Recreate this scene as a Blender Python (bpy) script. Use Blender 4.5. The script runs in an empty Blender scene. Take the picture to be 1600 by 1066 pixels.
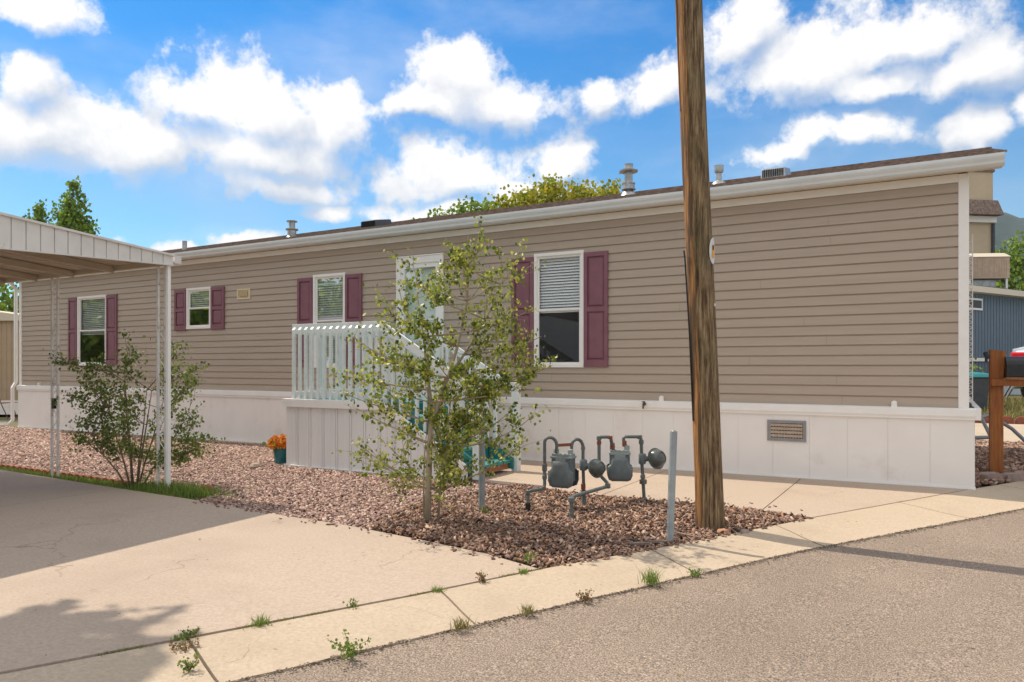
import bpy, math, random
import numpy as np
from mathutils import Vector, Matrix
R = math.radians
random.seed(7); rng = np.random.default_rng(7)
S = bpy.context.scene
COL = S.collection

# ------------------------------------------------------------------ camera, sky, sun, exposure
# world axes: x runs leftwards along the long wall of the home from its near corner, y out from the wall, z up
YAW = R(210.148)
cd = bpy.data.cameras.new("camera"); cam = bpy.data.objects.new("camera", cd); COL.objects.link(cam)
cam.location = (0.2585, 9.1703, 1.33); cam.rotation_euler = (R(90), 0, YAW)
cd.sensor_width = 36; cd.lens = 25.875; cd.shift_y = 0.0244; cd.clip_start = 0.05; cd.clip_end = 6000
S.camera = cam
SUN_EL = R(52.5); SDX, SDY = 0.996, -0.085            # horizontal direction towards the sun
sd = bpy.data.lights.new("sun", 'SUN'); sun = bpy.data.objects.new("sun", sd); COL.objects.link(sun)
sd.energy = 3.55; sd.angle = R(0.5); sd.color = (1.0, 0.90, 0.76)
tosun = Vector((SDX*math.cos(SUN_EL), SDY*math.cos(SUN_EL), math.sin(SUN_EL)))
sun.rotation_euler = tosun.to_track_quat('Z', 'Y').to_euler(); sun.location = (20, 0, 30)
S.view_settings.view_transform = 'Standard'; S.view_settings.look = 'None'
S.view_settings.exposure = 0.40; S.view_settings.gamma = 1.0; S.view_settings.use_curve_mapping = False

CX = np.array([-0.864728, -0.502241]); CY = np.array([0.502241, -0.864728]); C0 = np.array([0.2585, 9.1703])
def cf(x, y):
    """ground point x metres to the right and y metres ahead of the street viewpoint"""
    p = C0 + CX*x + CY*y
    return float(p[0]), float(p[1])

W = bpy.data.worlds.new("World"); S.world = W; W.use_nodes = True
def build_world():
    nt = W.node_tree; N = nt.nodes; K = nt.links; N.clear()
    out = N.new('ShaderNodeOutputWorld'); bg = N.new('ShaderNodeBackground'); bg.inputs['Strength'].default_value = 0.12
    K.new(bg.outputs[0], out.inputs[0])
    sky = N.new('ShaderNodeTexSky'); sky.sky_type = 'NISHITA'; sky.sun_disc = False
    sky.sun_elevation = SUN_EL; sky.sun_rotation = math.atan2(SDX, SDY); sky.altitude = 1700; sky.dust_density = 0.4; sky.ozone_density = 2.0
    def m(op, a, b=None, c=None, clamp=False):
        n = N.new('ShaderNodeMath'); n.operation = op; n.use_clamp = clamp
        for i, v in enumerate((a, b, c)):
            if v is None: continue
            if isinstance(v, (int, float)): n.inputs[i].default_value = v
            else: K.new(v, n.inputs[i])
        return n.outputs[0]
    def vm(op, a, b=None, sc=None):
        n = N.new('ShaderNodeVectorMath'); n.operation = op
        for i, v in enumerate((a, b)):
            if v is None: continue
            if isinstance(v, tuple): n.inputs[i].default_value = v
            else: K.new(v, n.inputs[i])
        if sc is not None: n.inputs['Scale'].default_value = sc
        return n.outputs['Value' if op in ('LENGTH', 'DISTANCE', 'DOT_PRODUCT') else 'Vector']
    tc = N.new('ShaderNodeTexCoord'); d = tc.outputs['Generated']
    right = vm('DOT_PRODUCT', d, (float(CX[0]), float(CX[1]), 0)); fwd = vm('DOT_PRODUCT', d, (float(CY[0]), float(CY[1]), 0))
    sep = N.new('ShaderNodeSeparateXYZ'); K.new(d, sep.inputs[0]); up = sep.outputs[2]
    az = m('ARCTAN2', right, fwd); el = m('ARCSINE', up)
    comb = N.new('ShaderNodeCombineXYZ'); K.new(az, comb.inputs[0]); K.new(el, comb.inputs[1])
    pos = comb.outputs[0]
    def noise(scale, detail=6, rough=0.55, src=None, dist=0.0, col=False):
        n = N.new('ShaderNodeTexNoise'); n.inputs['Scale'].default_value = scale; n.inputs['Detail'].default_value = detail
        n.inputs['Roughness'].default_value = rough; n.inputs['Distortion'].default_value = dist
        K.new(src if src is not None else d, n.inputs['Vector']); return n.outputs['Color' if col else 'Fac']
    wv = vm('SUBTRACT', noise(4.0, 5, 0.6, col=True), (0.5, 0.5, 0.5))
    wpos = vm('ADD', pos, vm('MULTIPLY', wv, (0.16, 0.12, 0)))
    # cumulus clouds: centre and half size given as azimuth and elevation in the sky (degrees)
    A = []
    for (u, v, ru, rv) in CLOUDS:
        t = (u-800)/1150; a0 = math.atan(t); r = math.hypot(1, t); e0 = math.atan((572-v)/1150/r)
        A.append((a0, e0, ru/1150/(1+t*t), rv/1150/r))
    def blobs(P_):
        dn = None
        for (a0, e0, ra, re) in A:
            l = vm('LENGTH', vm('MULTIPLY', vm('SUBTRACT', P_, (a0, e0, 0)), (1/ra, 1/re, 0))); b = m('SUBTRACT', 1.0, l)
            dn = b if dn is None else m('SMOOTH_MAX', dn, b, 0.25)
        return dn
    dens = blobs(wpos); above = blobs(vm('ADD', wpos, (-0.012, 0.030, 0)))
    relief = m('SUBTRACT', above, dens)          # more cloud overhead than here means an underside
    n1 = noise(7, 9, 0.62); n2 = noise(26, 8, 0.66)
    behind = m('MULTIPLY', m('SUBTRACT', noise(2.6, 8, 0.6), 0.34), 5.0)  # cloud cover out of view, thickened to brighten and warm the shaded sides
    infront = m('GREATER_THAN', fwd, 0.45)
    dens = m('ADD', m('MULTIPLY', dens, infront), m('MULTIPLY', behind, m('SUBTRACT', 1.0, infront)))
    dens = m('ADD', dens, m('MULTIPLY', m('SUBTRACT', n1, 0.5), 2.3))
    dens = m('ADD', dens, m('MULTIPLY', m('SUBTRACT', n2, 0.5), 1.5))
    mr = N.new('ShaderNodeMapRange'); mr.interpolation_type = 'SMOOTHSTEP'; K.new(dens, mr.inputs[0])
    mr.inputs[1].default_value = -0.12; mr.inputs[2].default_value = 0.50
    thin = m('SUBTRACT', 1.0, m('MULTIPLY', m('MAXIMUM', relief, 0.0), 0.9), clamp=True)      # frayed, see-through undersides
    mask = m('MULTIPLY', m('MULTIPLY', mr.outputs[0], 0.97), thin)
    # thin veil
    veil = N.new('ShaderNodeMapRange'); veil.interpolation_type = 'SMOOTHSTEP'
    sc = vm('MULTIPLY', d, (1, 1, 2.6)); K.new(noise(2.3, 7, 0.6, src=sc), veil.inputs[0])
    veil.inputs[1].default_value = 0.42; veil.inputs[2].default_value = 0.78; veil.inputs[4].default_value = 0.36
    mask = m('MAXIMUM', mask, veil.outputs[0])
    # cloud tone: white billows, soft grey undersides
    shade = N.new('ShaderNodeMapRange'); K.new(m('ADD', noise(7.0, 9, 0.66), m('MULTIPLY', relief, 0.42)), shade.inputs[0])
    shade.inputs[1].default_value = 0.37; shade.inputs[2].default_value = 0.68
    cc = N.new('ShaderNodeMix'); cc.data_type = 'RGBA'; K.new(shade.outputs[0], cc.inputs[0])
    cc.inputs[6].default_value = (7.6, 7.35, 7.05, 1); cc.inputs[7].default_value = (4.1, 4.45, 5.1, 1)
    # blue of the air, paler towards the horizon
    hz = N.new('ShaderNodeMapRange'); K.new(el, hz.inputs[0]); hz.inputs[1].default_value = 0.0; hz.inputs[2].default_value = 0.5
    hz.interpolation_type = 'SMOOTHSTEP'
    tint = N.new('ShaderNodeMix'); tint.data_type = 'RGBA'; K.new(hz.outputs[0], tint.inputs[0])
    tint.inputs[6].default_value = TINT_LOW; tint.inputs[7].default_value = TINT_HIGH
    sb = N.new('ShaderNodeMix'); sb.data_type = 'RGBA'; sb.blend_type = 'MULTIPLY'; sb.inputs[0].default_value = 1
    K.new(sky.outputs[0], sb.inputs[6]); K.new(tint.outputs[2], sb.inputs[7])
    mx = N.new('ShaderNodeMix'); mx.data_type = 'RGBA'; K.new(mask, mx.inputs[0]); K.new(sb.outputs[2], mx.inputs[6]); K.new(cc.outputs[2], mx.inputs[7])
    K.new(mx.outputs[2], bg.inputs[0])
    W.cycles.sampling_method = 'MANUAL'; W.cycles.sample_map_resolution = 512
TINT_LOW = (0.66, 0.96, 0.90, 1); TINT_HIGH = (0.07, 0.76, 1.18, 1)
CLOUDS = [(50, 20, 110, 50), (30, 130, 70, 55), (60, 215, 170, 75), (190, 240, 120, 60), (300, 160, 95, 60), (385, 165, 140, 75), (400, 230, 170, 70),
          (520, 180, 85, 60), (440, 285, 140, 30), (715, 120, 85, 60), (745, 155, 140, 48), (660, 165, 80, 25), 
          (715, 270, 120, 60), (860, 240, 75, 48), (800, 290, 150, 45), (520, 330, 62, 20), (370, 372, 60, 20), (265, 388, 45, 16), (175, 372, 30, 12),
          (700, 330, 120, 30), (930, 145, 50, 30), (1010, 140, 55, 45), (1150, 60, 90, 70), (1260, 110, 190, 70), (1400, 60, 190, 75), (1520, 110, 120, 60), (1380, 130, 120, 40),
          (1290, 210, 70, 50), (1360, 215, 110, 45), (1240, 245, 80, 30), (1530, 200, 60, 36), (1620, 180, 50, 40)]
build_world()

# ------------------------------------------------------------------ materials
MATS = {}
def new_mat(name):
    m = bpy.data.materials.new(name); m.use_nodes = True; nt = m.node_tree
    return m, nt.nodes, nt.links, nt.nodes['Principled BSDF']
def mat(name, c1, c2=None, rough=0.6, scale=8, stretch=(1, 1, 1), bump=0.0, bscale=None, detail=5, metal=0.0, island=None, lo=0.35, hi=0.65,
        c3=None, s3=1.0, t3=(0.55, 0.75), spec=0.5, coat=0, trans=None, f3=1.0, crack=0):
    """two-tone noise colour, optional larger stain tone c3, optional per-island tones, optional bump"""
    if name in MATS: return MATS[name]
    m, N, K, P = new_mat(name)
    P.inputs['Roughness'].default_value = rough; P.inputs['Metallic'].default_value = metal; P.inputs['Specular IOR Level'].default_value = spec
    if coat: P.inputs['Coat Weight'].default_value = coat
    tc = N.new('ShaderNodeTexCoord'); mp = N.new('ShaderNodeMapping'); mp.inputs['Scale'].default_value = stretch
    K.new(tc.outputs['Object'], mp.inputs[0])
    def nz(sc, det=detail):
        n = N.new('ShaderNodeTexNoise'); n.inputs['Scale'].default_value = sc; n.inputs['Detail'].default_value = det
        n.inputs['Roughness'].default_value = 0.6; K.new(mp.outputs[0], n.inputs['Vector']); return n.outputs['Fac']
    def ramp(f, a, b):
        r = N.new('ShaderNodeMapRange'); r.inputs[1].default_value = a; r.inputs[2].default_value = b; K.new(f, r.inputs[0]); return r.outputs[0]
    def mix(f, a, b):
        x = N.new('ShaderNodeMix'); x.data_type = 'RGBA'; K.new(f, x.inputs[0])
        for i, v in ((6, a), (7, b)):
            if isinstance(v, tuple): x.inputs[i].default_value = (*v, 1)
            else: K.new(v, x.inputs[i])
        return x.outputs[2]
    col = None
    if island:
        g = N.new('ShaderNodeNewGeometry'); cr = N.new('ShaderNodeValToRGB'); cr.color_ramp.interpolation = 'LINEAR'
        els = cr.color_ramp.elements
        while len(els) < len(island): els.new(0.5)
        for i, c in enumerate(island): els[i].position = i/(len(island)-1); els[i].color = (*c, 1)
        K.new(g.outputs['Random Per Island'], cr.inputs[0]); col = cr.outputs[0]
        if c1:
            col = mix(ramp(nz(scale), lo, hi), col, mix_mul(N, K, col, c1))
    else:
        col = c1 if c2 is None else mix(ramp(nz(scale), lo, hi), c1, c2)
    if c3 is not None:
        f = ramp(nz(s3, 6), *t3)
        if f3 != 1.0:
            mm = N.new('ShaderNodeMath'); mm.operation = 'MULTIPLY'; K.new(f, mm.inputs[0]); mm.inputs[1].default_value = f3; f = mm.outputs[0]
        col = mix(f, col, c3)
    if crack:
        vo = N.new('ShaderNodeTexVoronoi'); vo.feature = 'DISTANCE_TO_EDGE'; vo.inputs['Scale'].default_value = crack
        wn = N.new('ShaderNodeTexNoise'); wn.inputs['Scale'].default_value = 3; wn.inputs['Detail'].default_value = 6; K.new(mp.outputs[0], wn.inputs[0])
        wa = N.new('ShaderNodeVectorMath'); wa.operation = 'MULTIPLY_ADD'; K.new(wn.outputs['Color'], wa.inputs[0]); wa.inputs[1].default_value = (.5, .5, .5); K.new(mp.outputs[0], wa.inputs[2]); K.new(wa.outputs[0], vo.inputs['Vector'])
        line = ramp(vo.outputs['Distance'], 0.0035, 0.0012); gate = ramp(nz(0.9, 3), 0.50, 0.60)
        g = N.new('ShaderNodeMath'); g.operation = 'MULTIPLY'; K.new(line, g.inputs[0]); K.new(gate, g.inputs[1]); g2 = N.new('ShaderNodeMath'); g2.operation = 'MULTIPLY'; K.new(g.outputs[0], g2.inputs[0]); g2.inputs[1].default_value = 0.55
        col = mix(g2.outputs[0], col, (0.20, 0.14, 0.10))
        spk = ramp(nz(14, 2), 0.71, 0.75); col = mix(spk, col, (0.33, 0.235, 0.17))
    if isinstance(col, tuple): P.inputs['Base Color'].default_value = (*col, 1)
    else: K.new(col, P.inputs['Base Color'])
    if bump:
        b = N.new('ShaderNodeBump'); b.inputs['Strength'].default_value = bump; b.inputs['Distance'].default_value = 0.01
        K.new(nz(bscale or scale, 4), b.inputs['Height']); K.new(b.outputs[0], P.inputs['Normal'])
    if trans:
        out = N['Material Output']; t = N.new('ShaderNodeBsdfTranslucent'); ms = N.new('ShaderNodeMixShader'); ms.inputs[0].default_value = trans
        if isinstance(col, tuple): t.inputs[0].default_value = (*col, 1)
        else: K.new(col, t.inputs[0])
        K.new(P.outputs[0], ms.inputs[1]); K.new(t.outputs[0], ms.inputs[2]); K.new(ms.outputs[0], out.inputs[0])
    MATS[name] = m; return m
def mix_mul(N, K, col, c1):
    x = N.new('ShaderNodeMix'); x.data_type = 'RGBA'; x.blend_type = 'MULTIPLY'; x.inputs[0].default_value = 1
    K.new(col, x.inputs[6]); x.inputs[7].default_value = (*c1, 1); return x.outputs[2]

M_siding = mat('vinyl_siding', (0.415, 0.338, 0.268), (0.45, 0.366, 0.292), rough=0.55, scale=3, stretch=(0.4, 1, 6), bump=0.12, bscale=40, c3=(0.49, 0.395, 0.31), s3=0.6, f3=0.6)
M_joint = mat('siding_joint', (0.33, 0.24, 0.18), rough=0.8)
M_white = mat('white_vinyl', (0.84, 0.82, 0.79), (0.88, 0.86, 0.835), rough=0.4, scale=5)
M_skirt = mat('white_skirting', (0.84, 0.795, 0.76), (0.88, 0.84, 0.805), rough=0.5, scale=2.0, c3=(0.62, 0.53, 0.43), s3=2.2, t3=(0.58, 0.82), f3=0.6)
M_ribbed = mat('grey_white_metal', (0.77, 0.755, 0.74), (0.82, 0.805, 0.79), rough=0.45, scale=4, stretch=(1, 1, 0.2), c3=(0.5, 0.45, 0.4), s3=3, t3=(0.65, 0.9), f3=0.5)
M_plum = mat('plum_vinyl', (0.195, 0.076, 0.102), (0.235, 0.093, 0.122), rough=0.45, scale=6)
M_shingle = mat('brown_shingle', (0.10, 0.075, 0.062), (0.30, 0.215, 0.17), rough=0.95, scale=14, stretch=(1, 1, 1), bump=0.3, bscale=60)
M_galv = mat('galvanised', (0.30, 0.31, 0.31), (0.52, 0.52, 0.50), rough=0.38, scale=9, metal=0.75)
M_dark = mat('dark_gap', (0.012, 0.012, 0.013), rough=0.9)
M_cream = mat('cream_plastic', (0.72, 0.62, 0.43), (0.64, 0.54, 0.36), rough=0.5, scale=20)
M_greyvent = mat('grey_plastic', (0.24, 0.24, 0.25), (0.29, 0.29, 0.29), rough=0.5, scale=12)
M_ventmesh = mat('vent_shutter', (0.55, 0.44, 0.34), (0.42, 0.33, 0.26), rough=0.7, scale=30)
M_teal = mat('teal_paint', (0.015, 0.17, 0.18), (0.025, 0.24, 0.235), rough=0.45, scale=14, bump=0.1)
M_tealw = mat('teal_worn', (0.07, 0.30, 0.27), (0.02, 0.19, 0.19), rough=0.6, scale=18, c3=(0.35, 0.25, 0.17), s3=9, t3=(0.6, 0.7), f3=0.5)
M_redwood = mat('worn_redwood', (0.30, 0.10, 0.045), (0.40, 0.17, 0.08), rough=0.7, scale=10, stretch=(1, 1, 6))
M_railpaint = mat('rail_paint', (0.68, 0.74, 0.72), (0.76, 0.80, 0.78), rough=0.5, scale=7, c3=(0.55, 0.62, 0.60), s3=5, f3=0.5)
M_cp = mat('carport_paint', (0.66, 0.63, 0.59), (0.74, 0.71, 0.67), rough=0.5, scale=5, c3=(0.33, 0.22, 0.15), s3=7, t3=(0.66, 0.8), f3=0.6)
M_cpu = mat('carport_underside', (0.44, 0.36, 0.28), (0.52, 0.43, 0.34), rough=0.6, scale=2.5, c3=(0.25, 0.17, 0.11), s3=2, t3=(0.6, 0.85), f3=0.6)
M_iron = mat('painted_iron', (0.62, 0.59, 0.54), (0.72, 0.70, 0.67), rough=0.5, scale=10, c3=(0.22, 0.12, 0.07), s3=14, t3=(0.60, 0.72), f3=0.8)
M_conc = mat('concrete', (0.385, 0.30, 0.232), (0.51, 0.405, 0.315), rough=0.9, scale=55, lo=.3, hi=.7, bump=0.35, bscale=160, c3=(0.32, 0.24, 0.18), s3=0.7, t3=(0.5, 0.85), f3=0.8, crack=0.45)
M_conc2 = mat('pan_concrete', (0.41, 0.325, 0.235), (0.54, 0.435, 0.32), rough=0.9, scale=48, lo=.3, hi=.7, bump=0.35, bscale=160, c3=(0.38, 0.29, 0.205), s3=1.1, t3=(0.5, 0.8), f3=0.8, crack=0.6)
M_block = mat('pink_block', (0.36, 0.27, 0.235), (0.27, 0.20, 0.175), rough=0.95, scale=22, bump=0.6, bscale=45)
M_rock = mat('orange_rock', (0.50, 0.25, 0.14), (0.38, 0.20, 0.13), rough=0.95, scale=18, bump=0.6, bscale=30)
M_brick = mat('scallop_brick', (0.36, 0.12, 0.07), (0.26, 0.08, 0.05), rough=0.9, scale=18, bump=0.4, bscale=40)
M_pipe = mat('gas_pipe_grey', (0.10, 0.115, 0.11), (0.15, 0.165, 0.16), rough=0.5, scale=25, c3=(0.16, 0.075, 0.04), s3=11, t3=(0.58, 0.68), f3=0.7)
M_meter = mat('meter_grey', (0.105, 0.13, 0.14), (0.15, 0.175, 0.18), rough=0.4, scale=14)
M_reg = mat('regulator_grey', (0.075, 0.085, 0.08), (0.12, 0.13, 0.12), rough=0.3, scale=18)
M_metert = mat('meter_cap', (0.32, 0.36, 0.35), (0.24, 0.28, 0.28), rough=0.5, scale=20)
M_rust = mat('rusty_fitting', (0.28, 0.075, 0.035), (0.17, 0.07, 0.045), rough=0.7, scale=30)
M_black = mat('black_metal', (0.010, 0.010, 0.012), (0.02, 0.02, 0.022), rough=0.42, scale=20)
M_tape = mat('black_tape', (0.012, 0.012, 0.012), rough=0.6)
M_bark = mat('aspen_bark', (0.30, 0.235, 0.16), (0.42, 0.35, 0.26), rough=0.85, scale=16, stretch=(1, 1, 0.4), bump=0.4, bscale=40, c3=(0.12, 0.09, 0.06), s3=14, t3=(0.6, 0.7))
M_twig = mat('twig_bark', (0.15, 0.095, 0.06), (0.23, 0.16, 0.10), rough=0.85, scale=20)
M_leaf = mat('aspen_leaf', None, rough=0.38, trans=0.50, island=[(0.05, 0.09, 0.012), (0.22, 0.30, 0.035), (0.50, 0.54, 0.09), (0.08, 0.13, 0.02), (0.68, 0.62, 0.14), (0.28, 0.33, 0.05), (0.05, 0.09, 0.015)], spec=0.45)
M_leaf2 = mat('bush_leaf', None, rough=0.5, trans=0.35, island=[(0.06, 0.10, 0.02), (0.15, 0.21, 0.035), (0.34, 0.38, 0.08), (0.08, 0.13, 0.03), (0.22, 0.28, 0.06)], spec=0.4)
M_leafg = mat('tree_leaf_green', None, rough=0.55, trans=0.45, island=[(0.08, 0.15, 0.02), (0.18, 0.29, 0.035), (0.32, 0.42, 0.06), (0.10, 0.17, 0.03)])
M_leafy = mat('tree_leaf_yellow', None, rough=0.6, trans=0.45, island=[(0.18, 0.24, 0.02), (0.36, 0.38, 0.03), (0.50, 0.45, 0.035), (0.16, 0.22, 0.02), (0.60, 0.42, 0.03)])
M_grass = mat('green_grass', None, rough=0.7, trans=0.35, island=[(0.11, 0.20, 0.03), (0.19, 0.30, 0.04), (0.30, 0.34, 0.08), (0.10, 0.18, 0.03)])
M_dry = mat('dry_grass', None, rough=0.8, trans=0.3, island=[(0.30, 0.24, 0.09), (0.22, 0.22, 0.06), (0.38, 0.30, 0.13), (0.13, 0.18, 0.04)])
M_red = mat('reddish_weed', None, rough=0.8, trans=0.3, island=[(0.25, 0.12, 0.06), (0.35, 0.22, 0.12), (0.16, 0.17, 0.05), (0.30, 0.15, 0.08)])
M_petal = mat('orange_petal', None, rough=0.6, trans=0.3, island=[(0.80, 0.42, 0.02), (0.75, 0.22, 0.02), (0.50, 0.07, 0.03), (0.85, 0.50, 0.04), (0.60, 0.12, 0.03)])
M_potteal = mat('teal_pot', (0.01, 0.12, 0.14), (0.03, 0.20, 0.21), rough=0.35, scale=12)
M_bluewall = mat('blue_wall', (0.12, 0.165, 0.215), (0.14, 0.185, 0.235), rough=0.7, scale=4)
M_tan = mat('tan_stucco', (0.52, 0.42, 0.29), (0.57, 0.46, 0.33), rough=0.9, scale=2)
M_tanbox = mat('cooler_tan', (0.42, 0.31, 0.23), (0.50, 0.38, 0.28), rough=0.6, scale=8)
M_trim = mat('beige_trim', (0.66, 0.58, 0.46), rough=0.6)
M_soil = mat('soil', (0.055, 0.036, 0.027), (0.11, 0.075, 0.055), rough=1.0, scale=30)
M_soilg = mat('gravel_soil', (0.13, 0.08, 0.065), (0.22, 0.145, 0.115), rough=1.0, scale=30)
M_ground = mat('open_ground', (0.16, 0.13, 0.07), (0.11, 0.12, 0.045), rough=1.0, scale=0.6, c3=(0.26, 0.21, 0.12), s3=0.2)
M_post = mat('orange_stained_wood', (0.40, 0.135, 0.022), (0.26, 0.075, 0.012), rough=0.6, scale=9, stretch=(5, 5, 0.5), bump=0.3, bscale=14, c3=(0.10, 0.03, 0.01), s3=7, t3=(0.6, 0.75))
M_carred = mat('red_lamp', (0.6, 0.01, 0.015), rough=0.15, coat=1)
M_carwhite = mat('silver_paint', (0.65, 0.66, 0.68), rough=0.25, coat=1)
M_hose = mat('grey_hose', (0.22, 0.23, 0.24), rough=0.6)
M_bin = mat('dark_bin', (0.05, 0.055, 0.065), (0.07, 0.075, 0.085), rough=0.6, scale=9)
M_lid = mat('teal_lid', (0.02, 0.22, 0.24), rough=0.45)
M_amber = mat('amber_sticker', (0.85, 0.42, 0.03), (0.75, 0.33, 0.02), rough=0.4, scale=60)
M_ceramic = mat('white_plate', (0.66, 0.67, 0.70), rough=0.35)
M_blind = mat('blind_slat', (0.88, 0.89, 0.90), rough=0.5)
M_hill = mat('forest_hill', (0.014, 0.032, 0.024), (0.030, 0.055, 0.036), rough=1.0, scale=0.06, bump=1.0, bscale=0.05)
M_gravel = mat('gravel', None, rough=0.9, island=[(0.36, 0.215, 0.17), (0.20, 0.115, 0.09), (0.50, 0.34, 0.27), (0.10, 0.06, 0.05), (0.38, 0.24, 0.19), (0.66, 0.49, 0.40), (0.27, 0.155, 0.125)])
M_chips = mat('bark_chips', None, rough=0.9, island=[(0.20, 0.105, 0.07), (0.42, 0.26, 0.19), (0.07, 0.04, 0.03), (0.30, 0.19, 0.15), (0.58, 0.42, 0.31), (0.12, 0.065, 0.045), (0.38, 0.20, 0.11), (0.05, 0.035, 0.03)])

def asphalt():
    m, N, K, P = new_mat('asphalt'); P.inputs['Roughness'].default_value = 0.92
    tc = N.new('ShaderNodeTexCoord')
    def nz(s, d, typ='ShaderNodeTexNoise'):
        n = N.new(typ); n.inputs['Scale'].default_value = s
        if d: n.inputs['Detail'].default_value = d
        K.new(tc.outputs['Object'], n.inputs['Vector']); return n
    a = nz(130, 3); v = N.new('ShaderNodeTexVoronoi'); v.inputs['Scale'].default_value = 110; K.new(tc.outputs['Object'], v.inputs['Vector'])
    big = nz(0.7, 5)
    r = N.new('ShaderNodeValToRGB'); e = r.color_ramp.elements
    e[0].position = 0.30; e[0].color = (0.10, 0.078, 0.064, 1); e[1].position = 0.72; e[1].color = (0.50, 0.39, 0.30, 1)
    x = e.new(0.5); x.color = (0.265, 0.205, 0.158, 1)
    K.new(a.outputs['Fac'], r.inputs[0])
    hs = N.new('ShaderNodeMix'); hs.data_type = 'RGBA'; hs.blend_type = 'MULTIPLY'; hs.inputs[0].default_value = 0.55
    K.new(r.outputs[0], hs.inputs[6])
    vr = N.new('ShaderNodeValToRGB'); vr.color_ramp.elements[0].color = (0.55, 0.55, 0.55, 1); vr.color_ramp.elements[1].color = (1.3, 1.28, 1.25, 1)
    sx = N.new('ShaderNodeSeparateColor'); K.new(v.outputs['Color'], sx.inputs[0]); K.new(sx.outputs[0], vr.inputs[0]); K.new(vr.outputs[0], hs.inputs[7])
    bm = N.new('ShaderNodeMix'); bm.data_type = 'RGBA'; bm.blend_type = 'MULTIPLY'; bm.inputs[0].default_value = 1
    br = N.new('ShaderNodeMapRange'); br.inputs[1].default_value = 0.35; br.inputs[2].default_value = 0.7; br.inputs[3].default_value = 0.86; br.inputs[4].default_value = 1.1
    K.new(big.outputs['Fac'], br.inputs[0]); K.new(hs.outputs[2], bm.inputs[6]); K.new(br.outputs[0], bm.inputs[7])
    K.new(bm.outputs[2], P.inputs['Base Color'])
    b = N.new('ShaderNodeBump'); b.inputs['Strength'].default_value = 0.7; b.inputs['Distance'].default_value = 0.006
    K.new(a.outputs['Fac'], b.inputs['Height']); K.new(b.outputs[0], P.inputs['Normal']); return m
M_asph = asphalt()
def glass():
    m, N, K, P = new_mat('window_glass'); out = N['Material Output']; N.remove(P)
    t = N.new('ShaderNodeBsdfTransparent'); t.inputs[0].default_value = (0.93, 0.95, 0.94, 1)
    g = N.new('ShaderNodeBsdfGlossy'); g.inputs['Roughness'].default_value = 0.02
    f = N.new('ShaderNodeFresnel'); f.inputs[0].default_value = 1.6
    a = N.new('ShaderNodeMath'); a.operation = 'MULTIPLY_ADD'; K.new(f.outputs[0], a.inputs[0]); a.inputs[1].default_value = 0.5; a.inputs[2].default_value = 0.02
    x = N.new('ShaderNodeMixShader'); K.new(a.outputs[0], x.inputs[0]); K.new(t.outputs[0], x.inputs[1]); K.new(g.outputs[0], x.inputs[2]); K.new(x.outputs[0], out.inputs[0]); return m
M_glass = glass()
def polewood():
    m, N, K, P = new_mat('weathered_pole'); P.inputs['Roughness'].default_value = 0.85
    tc = N.new('ShaderNodeTexCoord'); mp = N.new('ShaderNodeMapping'); mp.inputs['Scale'].default_value = (22, 22, 1.6); K.new(tc.outputs['Object'], mp.inputs[0])
    n = N.new('ShaderNodeTexNoise'); n.inputs['Scale'].default_value = 2.2; n.inputs['Detail'].default_value = 12; n.inputs['Roughness'].default_value = 0.72; K.new(mp.outputs[0], n.inputs[0])
    r = N.new('ShaderNodeValToRGB'); e = r.color_ramp.elements
    e[0].position = 0.36; e[0].color = (0.022, 0.013, 0.007, 1); e[1].position = 0.72; e[1].color = (0.44, 0.36, 0.25, 1)
    for p, c in ((0.42, (0.085, 0.048, 0.022)), (0.50, (0.19, 0.12, 0.058)), (0.58, (0.30, 0.21, 0.11))): x = e.new(p); x.color = (*c, 1)
    K.new(n.outputs['Fac'], r.inputs[0])
    n2 = N.new('ShaderNodeTexNoise'); n2.inputs['Scale'].default_value = 1.6; n2.inputs['Detail'].default_value = 4; K.new(tc.outputs['Object'], n2.inputs[0])
    r2 = N.new('ShaderNodeMapRange'); r2.inputs[1].default_value = 0.5; r2.inputs[2].default_value = 0.72; r2.inputs[4].default_value = 0.6; K.new(n2.outputs['Fac'], r2.inputs[0])
    gr = N.new('ShaderNodeMix'); gr.data_type = 'RGBA'; K.new(r2.outputs[0], gr.inputs[0]); K.new(r.outputs[0], gr.inputs[6]); gr.inputs[7].default_value = (0.085, 0.085, 0.035, 1)
    K.new(gr.outputs[2], P.inputs['Base Color'])
    b = N.new('ShaderNodeBump'); b.inputs['Strength'].default_value = 0.9; b.inputs['Distance'].default_value = 0.02; K.new(n.outputs['Fac'], b.inputs['Height']); K.new(b.outputs[0], P.inputs['Normal'])
    return m
M_pole = polewood()
M_peel = mat('split_orange_wood', (0.46, 0.22, 0.07), (0.20, 0.095, 0.035), rough=0.8, scale=4, stretch=(18, 18, 1.1), detail=10, bump=0.9, bscale=4, c3=(0.07, 0.045, 0.025), s3=1.6, t3=(0.47, 0.56), f3=0.85)

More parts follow.
